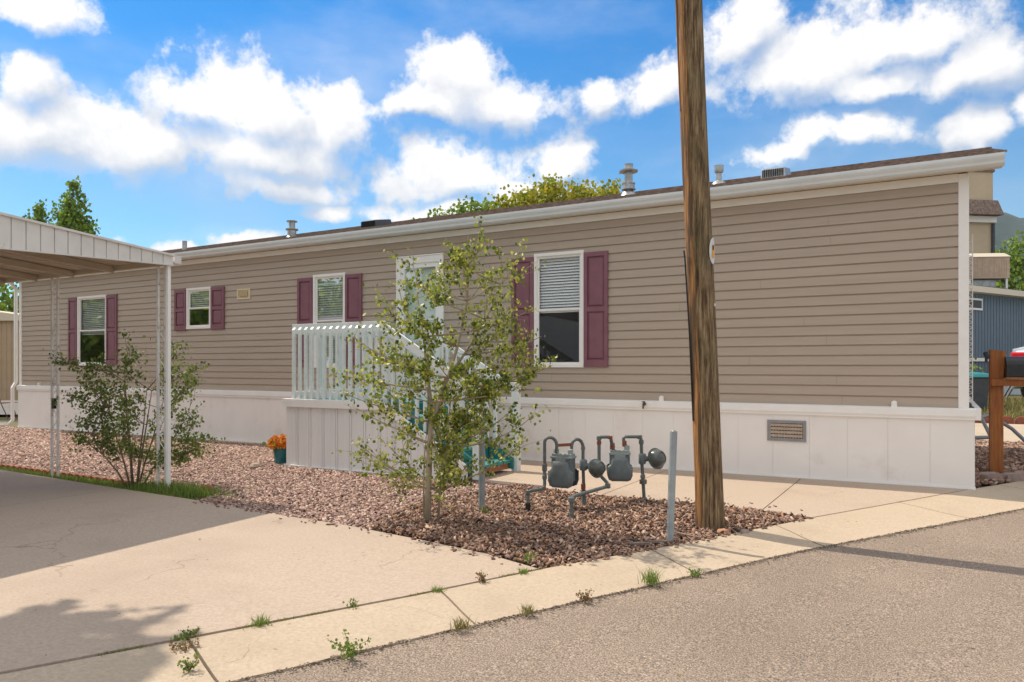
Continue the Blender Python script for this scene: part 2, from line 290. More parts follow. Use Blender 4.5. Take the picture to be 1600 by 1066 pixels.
# ------------------------------------------------------------------ mesh helpers
class MB:
    def __init__(s): s.v = []; s.f = []; s.m = []
    def add(s, vs, fs, mi=0):
        o = len(s.v); s.v += [tuple(p) for p in vs]; s.f += [tuple(i+o for i in f) for f in fs]; s.m += [mi]*len(fs); return s
    def box(s, x0, x1, y0, y1, z0, z1, mi=0):
        v = [(x, y, z) for z in (z0, z1) for y in (y0, y1) for x in (x0, x1)]
        return s.add(v, [(0, 2, 3, 1), (4, 5, 7, 6), (0, 1, 5, 4), (2, 6, 7, 3), (0, 4, 6, 2), (1, 3, 7, 5)], mi)
    def hexa(s, b, t, mi=0):      # bottom and top quads
        return s.add(list(b)+list(t), [(3, 2, 1, 0), (4, 5, 6, 7), (0, 1, 5, 4), (1, 2, 6, 5), (2, 3, 7, 6), (3, 0, 4, 7)], mi)
    def prism(s, poly, y0, y1, axis='y', mi=0):   # poly of (a,b) extruded along axis
        def mk(a, b, c): return {'y': (a, c, b), 'x': (c, a, b), 'z': (a, b, c)}[axis]
        n = len(poly); v = [mk(a, b, y0) for a, b in poly]+[mk(a, b, y1) for a, b in poly]
        f = [tuple(range(n)), tuple(range(2*n-1, n-1, -1))]+[(i, (i+1) % n, (i+1) % n+n, i+n) for i in range(n)]
        return s.add(v, f, mi)
    def tube(s, path, r, n=8, cap=True, mi=0, flat=None):
        P = [Vector(p) for p in path]; rs = r if isinstance(r, (list, tuple)) else [r]*len(P)
        T = []
        for i in range(len(P)):
            a = P[max(i-1, 0)]; b = P[min(i+1, len(P)-1)]; T.append((b-a).normalized() if (b-a).length > 1e-9 else Vector((0, 0, 1)))
        up = Vector((0, 0, 1)) if abs(T[0].z) < 0.9 else Vector((1, 0, 0)); a = T[0].cross(up).normalized(); vs = []
        for i, p in enumerate(P):
            a = (a - T[i]*a.dot(T[i])).normalized(); b = T[i].cross(a)
            for k in range(n):
                t = 2*math.pi*k/n + (math.pi/4 if n == 4 else 0); vs.append(p + (a*math.cos(t)+b*math.sin(t))*rs[i])
        fs = [(i*n+k, i*n+(k+1) % n, (i+1)*n+(k+1) % n, (i+1)*n+k) for i in range(len(P)-1) for k in range(n)]
        if cap: fs += [tuple(range(n-1, -1, -1)), tuple((len(P)-1)*n+k for k in range(n))]
        return s.add(vs, fs, mi)
    def lathe(s, prof, c=(0, 0, 0), n=20, rot=None, mi=0):     # prof of (r, z)
        vs = []
        for r, z in prof:
            for k in range(n):
                t = 2*math.pi*k/n; p = Vector((r*math.cos(t), r*math.sin(t), z))
                if rot is not None: p = rot @ p
                vs.append(p+Vector(c))
        fs = [(i*n+k, i*n+(k+1) % n, (i+1)*n+(k+1) % n, (i+1)*n+k) for i in range(len(prof)-1) for k in range(n)]
        fs += [tuple(range(n-1, -1, -1)), tuple((len(prof)-1)*n+k for k in range(n))]
        return s.add(vs, fs, mi)
    def build(s, name, mats, parent=None, smooth=False, local=False, label=None, bevel=0):
        mats = mats if isinstance(mats, (list, tuple)) else [mats]
        vs = s.v
        if parent is not None and not local:
            inv = parent.matrix_world.inverted() if parent.parent is None else WM[parent.name].inverted()
            vs = [tuple(inv @ Vector(p)) for p in vs]
        me = bpy.data.meshes.new(name); me.from_pydata(vs, [], s.f); me.update()
        for m in mats: me.materials.append(m)
        if len(mats) > 1: me.polygons.foreach_set('material_index', s.m)
        if smooth: me.polygons.foreach_set('use_smooth', [True]*len(s.f))
        o = bpy.data.objects.new(name, me); COL.objects.link(o)
        if parent is not None: o.parent = parent; WM[o.name] = WM.get(parent.name, parent.matrix_world.copy())
        else: WM[o.name] = Matrix()
        if smooth == 'auto':
            bv = o.modifiers.new('es', 'EDGE_SPLIT'); bv.split_angle = R(40)
        if bevel:
            bv = o.modifiers.new('bv', 'BEVEL'); bv.width = bevel; bv.segments = 2; bv.limit_method = 'ANGLE'; bv.angle_limit = R(40)
        if label: o['label'] = label
        return o
WM = {}
def thing(name, label, cat, loc=(0, 0, 0), rz=0, group=None, kind=None):
    o = bpy.data.objects.new(name, None); COL.objects.link(o); o.location = loc; o.rotation_euler = (0, 0, rz); o.empty_display_size = 0.1
    o.matrix_world = Matrix.Translation(loc) @ Matrix.Rotation(rz, 4, 'Z'); WM[o.name] = o.matrix_world.copy()
    o['label'] = label; o['category'] = cat
    if group: o['group'] = group
    return o
def tag(o, label, cat, group=None, kind=None):
    o['label'] = label; o['category'] = cat
    if group: o['group'] = group
    if kind: o['kind'] = kind
    return o
def struct(o, label=None, kind='structure', cat=None):
    o['kind'] = kind
    if label: o['label'] = label
    if cat: o['category'] = cat
    return o
def gz(s): return -0.0062*max(-12, min(26, s))
def base(x, y, d=0.0): return (x, y, gz(x)+d)
def raw_mesh(name, V, F, mt, parent=None, smooth=False):
    """V (n,3), F (m,k) numpy arrays"""
    me = bpy.data.meshes.new(name); k = F.shape[1]
    me.vertices.add(len(V)); me.vertices.foreach_set('co', V.astype(np.float32).ravel())
    me.loops.add(F.size); me.loops.foreach_set('vertex_index', F.astype(np.int32).ravel())
    me.polygons.add(len(F)); me.polygons.foreach_set('loop_start', np.arange(0, F.size, k, dtype=np.int32))
    me.materials.append(mt); me.update(calc_edges=True)
    if smooth: me.polygons.foreach_set('use_smooth', [True]*len(F))
    o = bpy.data.objects.new(name, me); COL.objects.link(o)
    if parent is not None: o.parent = parent; WM[o.name] = WM[parent.name]
    return o
def rand_rot(n, tilt=math.pi):
    """random rotation matrices; tilt limits how far they lean from flat"""
    yaw = rng.uniform(0, 2*math.pi, n); a = rng.uniform(-tilt, tilt, n); b = rng.uniform(-tilt, tilt, n)
    cy, sy, ca, sa, cb, sb = np.cos(yaw), np.sin(yaw), np.cos(a), np.sin(a), np.cos(b), np.sin(b)
    Z = np.zeros(n); O = np.ones(n)
    Rz = np.stack([cy, -sy, Z, sy, cy, Z, Z, Z, O], -1).reshape(n, 3, 3)
    Rx = np.stack([O, Z, Z, Z, ca, -sa, Z, sa, ca], -1).reshape(n, 3, 3)
    Ry = np.stack([cb, Z, sb, Z, O, Z, -sb, Z, cb], -1).reshape(n, 3, 3)
    return Rz @ Rx @ Ry
def inside(poly, P):
    x, y = P[:, 0], P[:, 1]; r = np.zeros(len(P), bool); n = len(poly)
    for i in range(n):
        x1, y1 = poly[i]; x2, y2 = poly[(i+1) % n]
        if y1 == y2: continue
        c = ((y1 > y) != (y2 > y)) & (x < (x2-x1)*(y-y1)/(y2-y1)+x1); r ^= c
    return r
CUBE = np.array([(x, y, z) for z in (-1, 1) for y in (-1, 1) for x in (-1, 1)], float)
CF = np.array([(0, 2, 3, 1), (4, 5, 7, 6), (0, 1, 5, 4), (2, 6, 7, 3), (0, 4, 6, 2), (1, 3, 7, 5)])
def scatter(name, P, z, size, mt, tilt, jitter, parent=None):
    """P (n,2) centres, z (n), size (n,3) half sizes; each piece a knocked-about block"""
    n = len(P); v = CUBE[None]*size[:, None]*(1+rng.uniform(-jitter, jitter, (n, 8, 3)))
    v = np.einsum('nij,nkj->nki', rand_rot(n, tilt), v)
    v[:, :, 0] += P[:, 0, None]; v[:, :, 1] += P[:, 1, None]; v[:, :, 2] += z[:, None]
    F = (CF[None]+np.arange(n)[:, None, None]*8).reshape(-1, 4)
    return raw_mesh(name, v.reshape(-1, 3), F, mt, parent)
def sample_poly(poly, dens, holes=()):
    p = np.array(poly); lo = p.min(0); hi = p.max(0); n = int(dens*np.prod(hi-lo))
    P = rng.uniform(lo, hi, (n, 2)); k = inside(poly, P)
    for h in holes: k &= ~inside(h, P)
    return P[k]
LEAF = np.array([(0, 0, 0), (0.45, 0.30, 0.04), (0.42, 0.62, 0.02), (0, 1, -0.08), (-0.42, 0.62, 0.02), (-0.45, 0.30, 0.04)])   # a small heart-shaped blade
def leaves(name, C, size, mt, parent=None, tilt=math.pi, shape=LEAF, droop=False):
    n = len(C); sz = size*rng.uniform(0.6, 1.25, n)
    v = shape[None]*sz[:, None, None]*np.stack([rng.uniform(0.7, 1.0, n), np.ones(n), np.ones(n)], -1)[:, None]
    v = np.einsum('nij,nkj->nki', rand_rot(n, tilt), v) + C[:, None]
    F = (np.array([[0, 1, 2, 3], [0, 3, 4, 5]])[None]+np.arange(n)[:, None, None]*6).reshape(-1, 4)
    return raw_mesh(name, v.reshape(-1, 3), F, mt, parent)
def slab(mb, poly, top, th=0.10, mi=0):
    """a concrete slab following the slight fall of the ground"""
    n = len(poly); v = [(x, y, gz(x)+top-th) for x, y in poly]+[(x, y, gz(x)+top) for x, y in poly]
    a = sum(poly[i][0]*poly[(i+1) % n][1]-poly[(i+1) % n][0]*poly[i][1] for i in range(n))
    f = [tuple(range(n-1, -1, -1)), tuple(range(n, 2*n))]+[(i, (i+1) % n, (i+1) % n+n, i+n) for i in range(n)]
    if a < 0: f = [tuple(reversed(q)) for q in f]
    mb.add(v, f, mi)

# ------------------------------------------------------------------ ground
def build_ground():
    xs = sorted(set([-1500, -600, -200, -80, -40, -12, 26, 40, 80, 200, 600, 1500]+list(range(-12, 27, 2)))); ys = [-1500, -600, -200, -80, -40, -20, -12, -8, -4, 0, 4, 8, 12, 20, 40, 80, 200, 600, 1500]
    mb = MB(); v = [(x, y, gz(x)-0.05) for y in ys for x in xs]; n = len(xs)
    mb.add(v, [(j*n+i, j*n+i+1, (j+1)*n+i+1, (j+1)*n+i) for j in range(len(ys)-1) for i in range(n-1)])
    struct(mb.build('ground', M_ground), 'dry open ground around the home')
build_ground()
ROAD_EDGE = [(8.5, 18.2), (5.0, 11.2), (2.808, 6.979), (2.584, 6.489), (2.036, 5.39), (1.60, 4.52), (1.158, 3.623), (0.38, 2.28), (-0.418, 0.896), (-1.6, -1.25), (-6.0, -9.3), (-14.0, -24.0)]
PAN_BACK = [(9.3, 18.5), (5.55, 11.0), (3.75, 7.54), (2.881, 5.822), (2.462, 4.876), (1.983, 3.974), (1.204, 2.37), (0.464, 0.968), (-0.047, -0.029), (-0.60, -1.03), (-5.3, -9.5), (-13.2, -24.3)]
def lerp_line(line, y):
    for (x0, y0), (x1, y1) in zip(line, line[1:]):
        if y1 <= y <= y0: return x0+(x1-x0)*(y0-y)/(y0-y1)
    return line[-1][0]
def build_road():
    mb = MB(); far = [(-7.2, 18.2), (-22.0, -12.0), (-30, -26)]
    n = 60; ys = np.linspace(18.0, -23.5, n); v = []
    for y in ys:
        x0 = lerp_line(ROAD_EDGE, y)
        for k in range(9):
            t = k/8; v.append((x0-8.5*t, y, gz(x0-8.5*t)+0.035*math.sin(t*math.pi)))
    mb.add(v, [(i*9+k, (i+1)*9+k, (i+1)*9+k+1, i*9+k+1) for i in range(n-1) for k in range(8)])
    struct(mb.build('road', M_asph, smooth=True), 'worn sunlit grey brown asphalt street')
build_road()
def build_pan():
    # rolled concrete gutter in slabs with open joints
    J = [(18.0, 17.8), (14.6, 14.3), (10.8, 10.9), (6.995, 7.28), (5.65, 5.98), (4.115, 4.493), (2.843, 3.332), (1.229, 1.655), (-0.55, -0.20), (-3.0, -2.7), (-6.0, -5.7), (-12, -11.8), (-20, -19.8)]
    J = [(18.0, 17.8), (14.6, 14.3), (10.8, 10.6), (6.878, 7.112), (5.646, 5.977), (4.115, 4.493), (2.843, 3.332), (1.229, 1.655), (-0.45, -0.05), (-2.6, -2.2), (-6.0, -5.7), (-12, -11.8), (-20, -19.8)]
    mb = MB()
    for (b0, f0), (b1, f1) in zip(J, J[1:]):
        g = 0.007; rows = 8; v = []
        for i in range(rows+1):
            t = i/rows; yb = (b0-g)*(1-t)+(b1+g)*t; yf = (f0-g)*(1-t)+(f1+g)*t
            pb = (lerp_line(PAN_BACK, yb)-0.012, yb); pf = (lerp_line(ROAD_EDGE, yf)+0.004, yf)
            wob = 0.006*math.sin(i*2.1+b0*5)
            for k, h in enumerate((-0.06, 0.030, 0.024, 0.013, 0.008, 0.010, -0.06)):
                q = (0, 0, 0.3, 0.6, 0.85, 1, 1)[k]; x = pb[0]*(1-q)+(pf[0]-wob)*q; y = pb[1]*(1-q)+pf[1]*q
                v.append((x, y, gz(x)+h))
        f = [(i*7+k, i*7+k+1, (i+1)*7+k+1, (i+1)*7+k) for i in range(rows) for k in range(6)]
        f += [tuple(range(7)), tuple(rows*7+k for k in range(6, -1, -1))]
        mb.add(v, f)
    struct(mb.build('kerb', M_conc2), 'shallow rolled concrete gutter between driveway and road')
build_pan()
def build_drive():
    mb = MB()
    top = [(2.49, 4.865), (3.011, 4.79), (3.658, 4.674), (4.566, 4.55), (5.669, 4.50), (6.764, 4.383), (8.055, 4.326)]
    slab(mb, [(2.52, 4.95)]+top[1:]+[(8.055, 11.0), (5.58, 11.0), (3.78, 7.54), (2.905, 5.822), (2.50, 4.93)][:], 0.030)
    slab(mb, [(8.07, 4.326), (9.45, 4.25), (11.016, 4.15), (14.5, 4.1), (14.5, 7.6), (8.07, 7.6)], 0.030)
    slab(mb, [(8.07, 7.615), (14.5, 7.615), (14.5, 11), (8.07, 11)], 0.030)
    struct(mb.build('driveway', M_conc), 'pinkish tan concrete driveway under and beside the carport')
    mb = MB(); pb = lambda y: lerp_line(PAN_BACK, y)+0.012
    slab(mb, [(5.6, 0.04), (5.6, 1.9), (5.05, 1.90), (4.556, 2.05), (4.17, 2.03), (3.53, 2.2), (3.257, 2.23), (3.257, 0.04)], 0.030)
    slab(mb, [(3.245, 0.04), (3.245, 2.232), (2.6, 2.31), (1.66, 2.30), (1.66, 0.04)], 0.030)
    slab(mb, [(1.648, 0.04), (1.648, 2.30), (pb(2.36), 2.36), (pb(0.968), 0.968), (pb(0.04), 0.04)], 0.030)
    struct(mb.build('footpath', M_conc), 'concrete walk between the home and the mulch bed')
    mb = MB(); slab(mb, [(7.95, 0.035), (19.0, 0.035), (19.0, 0.17), (7.95, 0.17)], 0.02)
    struct(mb.build('footing_strip', M_conc2), 'narrow concrete strip along the foot of the skirting')
    mb = MB(); x0, y0 = -9, -6.0
    slab(mb, [(-9, -6.0), (2.5, -6.0), (2.5, -10.6), (-9, -10.6)], 0.03)
    struct(mb.build('neighbour_driveway', M_conc2), 'pale concrete pad beyond the end of the home')
build_drive()
GRAVEL = [(4.35, 2.06), (5.0, 1.92), (5.0, 0.2), (19.4, 0.18), (24, 0.2), (24, 3.9), (8.8, 3.93), (6.9, 3.98), (6.7, 4.36), (5.669, 4.50), (4.566, 4.55), (4.25, 4.58), (4.6, 3.6)]
MULCH = [(4.35, 2.06), (4.17, 2.04), (3.53, 2.22), (2.6, 2.33), (1.7, 2.31), (1.24, 2.38), (1.95, 3.95), (2.44, 4.84), (3.011, 4.78), (3.658, 4.665), (4.25, 4.58), (4.6, 3.6)]
FARM = [(0.0, -0.25), (-0.62, -1.1), (-3.2, -5.9), (-0.02, -5.95)]
DECK = [(4.9, 0), (8.02, 0), (8.02, 2.05), (4.9, 2.05)]
def build_beds():
    for nm, poly, m, top in (('gravel_bed_soil', GRAVEL, M_soilg, 0.0), ('mulch_bed_soil', MULCH, M_soil, -0.004), ('side_bed_soil', FARM, M_soil, -0.004)):
        mb = MB(); slab(mb, poly, top, 0.03); struct(mb.build(nm, m))
    def mound(P): return 0.02*np.sin(P[:, 0]*2.1)*np.sin(P[:, 1]*1.7+0.5)
    G = sample_poly(GRAVEL, 1750, [DECK])
    keep = rng.uniform(0, 1, len(G)) < np.clip(1.15-(G[:, 0]-5)/16, 0.42, 1); G = G[keep]
    sz = np.stack([rng.uniform(0.009, 0.021, len(G)), rng.uniform(0.006, 0.013, len(G)), rng.uniform(0.003, 0.008, len(G))], -1)*(1+np.clip((G[:, 0]-7)/14, 0, 0.6))[:, None]
    z = -0.0062*G[:, 0]+0.008+rng.uniform(0, 0.012, len(G))
    struct(scatter('gravel', G, z, sz, M_gravel, 0.6, 0.35), 'pinkish grey crushed stone in front of the home', 'stuff', 'gravel')
    Mx = sample_poly(MULCH, 2900); z0 = -0.0062*Mx[:, 0]
    sz = np.stack([rng.uniform(0.011, 0.030, len(Mx)), rng.uniform(0.005, 0.012, len(Mx)), rng.uniform(0.002, 0.004, len(Mx))], -1)
    z = z0+0.010+rng.uniform(0, 0.04, len(Mx))+np.maximum(mound(Mx), -0.01)
    struct(scatter('mulch', Mx, z, sz, M_chips, 1.0, 0.35), 'brown bark chip mulch round the gas meters and pole', 'stuff', 'mulch')
    F = sample_poly(FARM, 900); sz = np.stack([rng.uniform(0.02, 0.045, len(F)), rng.uniform(0.012, 0.024, len(F)), rng.uniform(0.004, 0.012, len(F))], -1)
    struct(scatter('side_mulch', F, 0.012+rng.uniform(0, 0.03, len(F)), sz, M_chips, 0.7, 0.35), 'dark brown bark chips at the right end of the home', 'stuff', 'mulch')
build_beds()
def strays():
    r = np.random.default_rng(77); top = [(2.49, 4.865), (3.011, 4.79), (3.658, 4.674), (4.566, 4.55), (5.669, 4.50), (6.6, 4.40)]; P = []; 
    for _ in range(75):
        i = r.integers(0, len(top)-1); t = r.random(); a = np.array(top[i]); b = np.array(top[i+1]); P.append(a+(b-a)*t+np.array([0, .02+abs(r.normal())*.05]))
    for _ in range(60):      # along the back of the gutter, beside the mulch
        y = r.uniform(2.4, 4.8); P.append(np.array([lerp_line(PAN_BACK, y)-.02-abs(r.normal())*.03, y]))
    for _ in range(25): P.append(np.array([r.uniform(1.3, 4.5), 2.12-abs(r.normal())*.08]))
    P = np.array(P); n = len(P); sz = np.stack([r.uniform(.005, .016, n), r.uniform(.004, .009, n), r.uniform(.002, .005, n)], -1)
    struct(scatter('stray_stones', P, -.0062*P[:, 0]+.036, sz, M_chips, .4, .35), 'stray stones and bark bits spilled onto the concrete', 'stuff', 'stones')
    n = 2600; ys = r.uniform(-3, 9, n); P = np.stack([[lerp_line(ROAD_EDGE, y) for y in ys], ys], -1); P[:, 0] += -np.abs(r.normal(size=n))*.035+.012
    sz = np.stack([r.uniform(.002, .006, n), r.uniform(.002, .005, n), r.uniform(.001, .003, n)], -1)
    struct(scatter('road_grit', P, -.0062*P[:, 0]+.010, sz, mat('grit', None, rough=.95, island=[(.16, .12, .09), (.40, .31, .24), (.08, .06, .05), (.30, .23, .17)]), .6, .35), 'loose grit along the ragged asphalt edge', 'stuff', 'grit')
strays()

# ------------------------------------------------------------------ the mobile home
HL = 18.96
home = thing('mobile_home', 'long tan sided mobile home with plum shutters and white skirting', 'mobile home', (0, 0, 0))
WINDOWS = [  # s0, s1, z0, z1, shutters (s0,s1), shutter z0,z1, panels, lower blind
    dict(x=(4.44, 5.21), z=(1.31, 2.91), sh=[(4.085, 4.435), (5.215, 5.57)], sz=(1.32, 2.87), two=True, split=0.5, blind='top'),
    dict(x=(8.76, 9.49), z=(1.30, 2.88), sh=[(8.395, 8.75), (9.50, 9.85)], sz=(1.31, 2.84), two=True, split=0.5, blind='both'),
    dict(x=(12.125, 12.85), z=(2.04, 2.83), sh=[(11.75, 12.12), (12.855, 13.20)], sz=(2.02, 2.81), two=True, split=0.5, blind='top'),
    dict(x=(15.48, 16.56), z=(1.34, 2.84), sh=[(15.10, 15.475), (16.565, 16.90)], sz=(1.36, 2.82), two=True, split=0.5, blind='top')]
DOOR = (6.80, 7.65, 0.90, 3.0)
def build_home():
    holes = [(w['x'][0]+0.03, w['x'][1]-0.03, w['z'][0]+0.03, w['z'][1]-0.03) for w in WINDOWS]+[(DOOR[0]+.02, DOOR[1]-.02, DOOR[2]-0.02, DOOR[3]-.02)]
    z0, z1 = 0.885, 3.295; n = 21; ch = (z1-z0)/n; mb = MB(); ends = (0.0, HL)
    gv = 0.017
    def yo(z, k):
        if z > z0+(k+1)*ch-gv*.5: return 0.003
        return 0.009+0.011*(1-(z-(z0+k*ch))/ch)
    for k in range(n):
        a = z0+k*ch; b = a+ch; cuts = sorted({a, b-gv, b} | {h[2] for h in holes if a < h[2] < b} | {h[3] for h in holes if a < h[3] < b})
        for p, q in zip(cuts, cuts[1:]):
            mid = (p+q)/2; hs = sorted((h[0], h[1]) for h in holes if h[2] < mid < h[3]); x = ends[0]; iv = []
            for h in hs: iv.append((x, h[0])); x = h[1]
            iv.append((x, ends[1]))
            for (u, v) in iv:
                # main lap: lower 88 percent nearly flat, then tucked in below the next course
                zz = [p, q]
                if p == a: mb.add([(u, 0.002, a), (v, 0.002, a), (v, 0.020, a), (u, 0.020, a)], [(0, 1, 2, 3)])
                if p >= b-gv-1e-6: mb.add([(u, 0.004, p), (v, 0.004, p), (v, 0.003, q), (u, 0.003, q)], [(3, 2, 1, 0)])
                else:
                    y_p = 0.009+0.011*(1-(p-a)/ch); y_q = 0.009+0.011*(1-(q-a)/ch); mb.add([(u, y_p, p), (v, y_p, p), (v, y_q, q), (u, y_q, q)], [(3, 2, 1, 0)])
    rr = random.Random(3)
    for k in range(n):      # staggered panel joints
        for x in (rr.uniform(0.6, 3.2), rr.uniform(4, 8), rr.uniform(10, 14), rr.uniform(14, 18)):
            if any(h[0]-.05 < x < h[1]+.05 and h[2] < z0+(k+.5)*ch < h[3] for h in holes): continue
            if k % 2: continue
            a = z0+k*ch
            mb.add([(x, 0.0212, a+0.002), (x+0.004, 0.0212, a+0.002), (x+0.004, 0.0118, a+ch-gv), (x, 0.0118, a+ch-gv)], [(0, 1, 2, 3)], 1)
    # other three walls and inner floor
    for (x0, y0, x1, y1) in ((0, 0, 0, -4.6), (HL, 0, HL, -4.6), (0, -4.6, HL, -4.6)):
        mb.add([(x0, y0, 0.885), (x1, y1, 0.885), (x1, y1, 3.4), (x0, y0, 3.4)], [(0, 1, 2, 3)])
    mb.add([(0, 0, .87), (HL, 0, .87), (HL, -4.6, .87), (0, -4.6, .87)], [(0, 1, 2, 3)])
    mb.prism([(0, 3.4), (-4.6, 3.4), (-2.3, 4.02)], 0.0, 0.02, 'x'); mb.prism([(0, 3.4), (-4.6, 3.4), (-2.3, 4.02)], HL-0.02, HL, 'x')
    mb.build('siding', [M_siding, M_joint], home)
    # skirting
    sk = MB(); r2 = random.Random(5); x = -0.06
    while x < HL+0.02:
        w = 0.4064; e = min(x+w, HL+0.04)
        zb = gz((x+e)/2)-0.03; sk.box(x+0.0008, e-0.0008, 0.0, 0.035+r2.uniform(0, 0.0025), zb, 0.775)
        xm = x+0.2; 
        if xm+0.006 < e: sk.box(xm, xm+0.004, 0.0355, 0.0368, zb+0.05, 0.77)
        x += w
    sk.box(-0.065, -0.035, -4.65, -0.001, -0.05, 0.775); sk.box(HL+0.01, HL+0.04, -4.65, -0.001, -0.15, 0.775); sk.box(0, HL, -4.65, -4.62, -0.15, 0.775)
    sk.build('skirting', M_skirt, home)
    cp = MB(); prof = [(0.0, 0.885), (0.045, 0.882), (0.066, 0.87), (0.068, 0.80), (0.058, 0.775), (0.058, 0.76), (0.0, 0.76)]
    cp.prism(prof, -0.07, HL+0.05, 'x')
    cp.box(-0.12, -0.067, -4.6, 0.05, 0.76, 0.882)
    cp.build('skirting_cap', M_white, home)
    bt = MB(); bt.hexa([(-0.07, 0.0, gz(0)-0.02), (HL+.04, 0.0, gz(HL)-0.02), (HL+.04, 0.048, gz(HL)-.02), (-0.07, 0.048, gz(0)-.02)],
                       [(-0.07, 0.0, gz(0)+0.055), (HL+.04, 0.0, gz(HL)+0.055), (HL+.04, 0.044, gz(HL)+.055), (-0.07, 0.044, gz(0)+.055)])
    bt.build('skirting_track', M_white, home)
    for xx in (0.69, 3.345, 18.1, 9.0):
        c = MB(); c.prism([(xx-0.028, 0.88), (xx+0.028, 0.88), (xx+0.022, 0.935), (xx+0.008, 0.945), (xx-0.008, 0.945), (xx-0.022, 0.935)], 0.016, 0.05); c.build('clip', M_white, home, bevel=0.003)
    for nm, a, b in (('corner_trim', -0.012, 0.085), ('corner_trim', HL-0.09, HL+0.012)):
        c = MB(); c.box(a, b, -0.05, 0.028, 0.884, 3.37); c.build(nm, M_white, home, bevel=0.004)
    # frieze, soffit, gutter
    f = MB(); f.box(0.086, HL-0.091, 0.0, 0.024, 3.285, 3.375); f.build('frieze', M_white, home)
    so = MB(); so.add([(-0.30, 0.0, 3.385), (HL+.25, 0.0, 3.385), (HL+.25, 0.20, 3.365), (-0.30, 0.20, 3.365)], [(0, 1, 2, 3)])
    so.add([(-0.30, -2.3, 4.04), (-0.004, -2.3, 4.04), (-0.004, 0.0, 3.40), (-0.30, 0.0, 3.40), (-0.30, -4.85, 3.38), (-0.004, -4.85, 3.38)], [(3, 2, 1, 0)])
    so.build('soffit', M_cream if False else mat('soffit_beige', (0.66, 0.60, 0.50), rough=0.6), home)
    gprof = [(0.17, 3.365), (0.235, 3.365), (0.262, 3.385), (0.268, 3.41), (0.285, 3.435), (0.292, 3.455), (0.292, 3.482), (0.284, 3.485), (0.282, 3.46), (0.17, 3.46)]
    g = MB(); g.prism(gprof, -0.31, HL+0.27, 'x'); g.build('gutter', mat('gutter_white', (0.66, 0.70, 0.72), (0.71, 0.75, 0.77), rough=0.35, scale=4), home)
    # rake trim on the near gable end
    rk = MB(); rk.hexa([(-0.31, 0.17, 3.37), (-0.285, 0.17, 3.37), (-0.285, -2.3, 4.03), (-0.31, -2.3, 4.03)], [(-0.31, 0.17, 3.47), (-0.285, 0.17, 3.47), (-0.285, -2.3, 4.115), (-0.31, -2.3, 4.115)])
    rk.build('rake_trim', M_white, home)
    # shingle roof in courses
    rf = MB(); m = 19
    for side in (1, -1):
        for k in range(m):
            y0 = 0.29 if side == 1 else -4.89; yr = -2.3
            ya = y0+(yr-y0)*k/m; yb = y0+(yr-y0)*(k+1)/m; za = 3.487+(4.165-3.487)*k/m; zb = 3.487+(4.165-3.487)*(k+1)/m
            x = -0.33 if side == 1 else 0.0; rr = random.Random(k*7+side)
            while x < HL+0.29:
                w = rr.uniform(0.5, 0.95); e = min(x+w, HL+0.29); t = rr.uniform(0.008, 0.014)
                rf.hexa([(x, ya, za-0.01), (e, ya, za-0.01), (e, yb, zb-0.01), (x, yb, zb-0.01)], [(x, ya, za+t), (e, ya, za+t), (e, yb, zb+0.004), (x, yb, zb+0.004)]); x += w
    rf.box(-0.33, HL+0.29, -2.36, -2.24, 4.15, 4.182)
    roof = rf.build('roof', M_shingle, home)
    # roof pipes and vents
    def rz_(y): return 3.487+(0.29-y)*0.2618
    def pipe(x, y, prof, mt=M_galv, nm='roof_pipe', label=None):
        zb = rz_(y)-0.02; p = MB(); p.lathe([(r, z) for r, z in prof], (x, y, zb), 20); o = p.build(nm, mt, home, smooth='auto')
        if label: o['label'] = label
    big = [(0.13, 0.0), (0.10, 0.05), (0.065, 0.09), (0.065, 0.10), (0.105, 0.10), (0.105, 0.115), (0.09, 0.12), (0.09, 0.18), (0.10, 0.185), (0.10, 0.20), (0.06, 0.20), (0.06, 0.36), (0.135, 0.365), (0.14, 0.385), (0.075, 0.40), (0.065, 0.405), (0.065, 0.475), (0.07, 0.48), (0.0, 0.485)]
    pipe(4.27, -1.2, big, label='tall galvanised flue with wide storm collar near middle of roof')
    pipe(2.93, -1.2, [(0.11, 0.0), (0.08, 0.05), (0.04, 0.07), (0.036, 0.17), (0.055, 0.18), (0.062, 0.20), (0.062, 0.27), (0.067, 0.275), (0.0, 0.28)], label='short galvanised vent pipe right of the utility pole')
    pipe(11.3, -1.2, [(0.12, 0.0), (0.085, 0.04), (0.085, 0.14), (0.12, 0.15), (0.125, 0.17), (0.06, 0.18), (0.06, 0.30), (0.10, 0.31), (0.105, 0.33), (0.0, 0.345)], label='flue with two caps near the left end of the roof')
    pipe(14.6, -1.2, [(0.05, 0.0), (0.05, 0.22), (0.0, 0.225)], M_galv, label='small plain vent pipe at the far left of the roof')
    for (x0, x1, lab) in ((1.98, 2.30, 'galvanised louvred box vent near the right end of the roof'), (8.85, 9.22, 'dark low box vent on the left half of the roof')):
        v = MB(); zb = rz_(-1.1); dz = 0.115
        v.hexa([(x0, -0.85, rz_(-.85)-.01), (x1, -0.85, rz_(-.85)-.01), (x1, -1.3, rz_(-1.3)-.01), (x0, -1.3, rz_(-1.3)-.01)], [(x0+.02, -0.86, zb+dz-.05), (x1-.02, -0.86, zb+dz-.05), (x1-.02, -1.28, zb+dz+0.03), (x0+.02, -1.28, zb+dz+.03)])
        o = v.build('roof_vent', M_galv if x0 < 5 else M_bin, home, bevel=0.01, label=lab)
        lv = MB()
        for k in range(12):
            xx = x0+0.03+(x1-x0-0.07)*k/11; lv.box(xx, xx+0.012, -0.853, -0.842, rz_(-.85)+0.02, zb+dz-0.065)
        lv.build('louvre', M_dark, o)
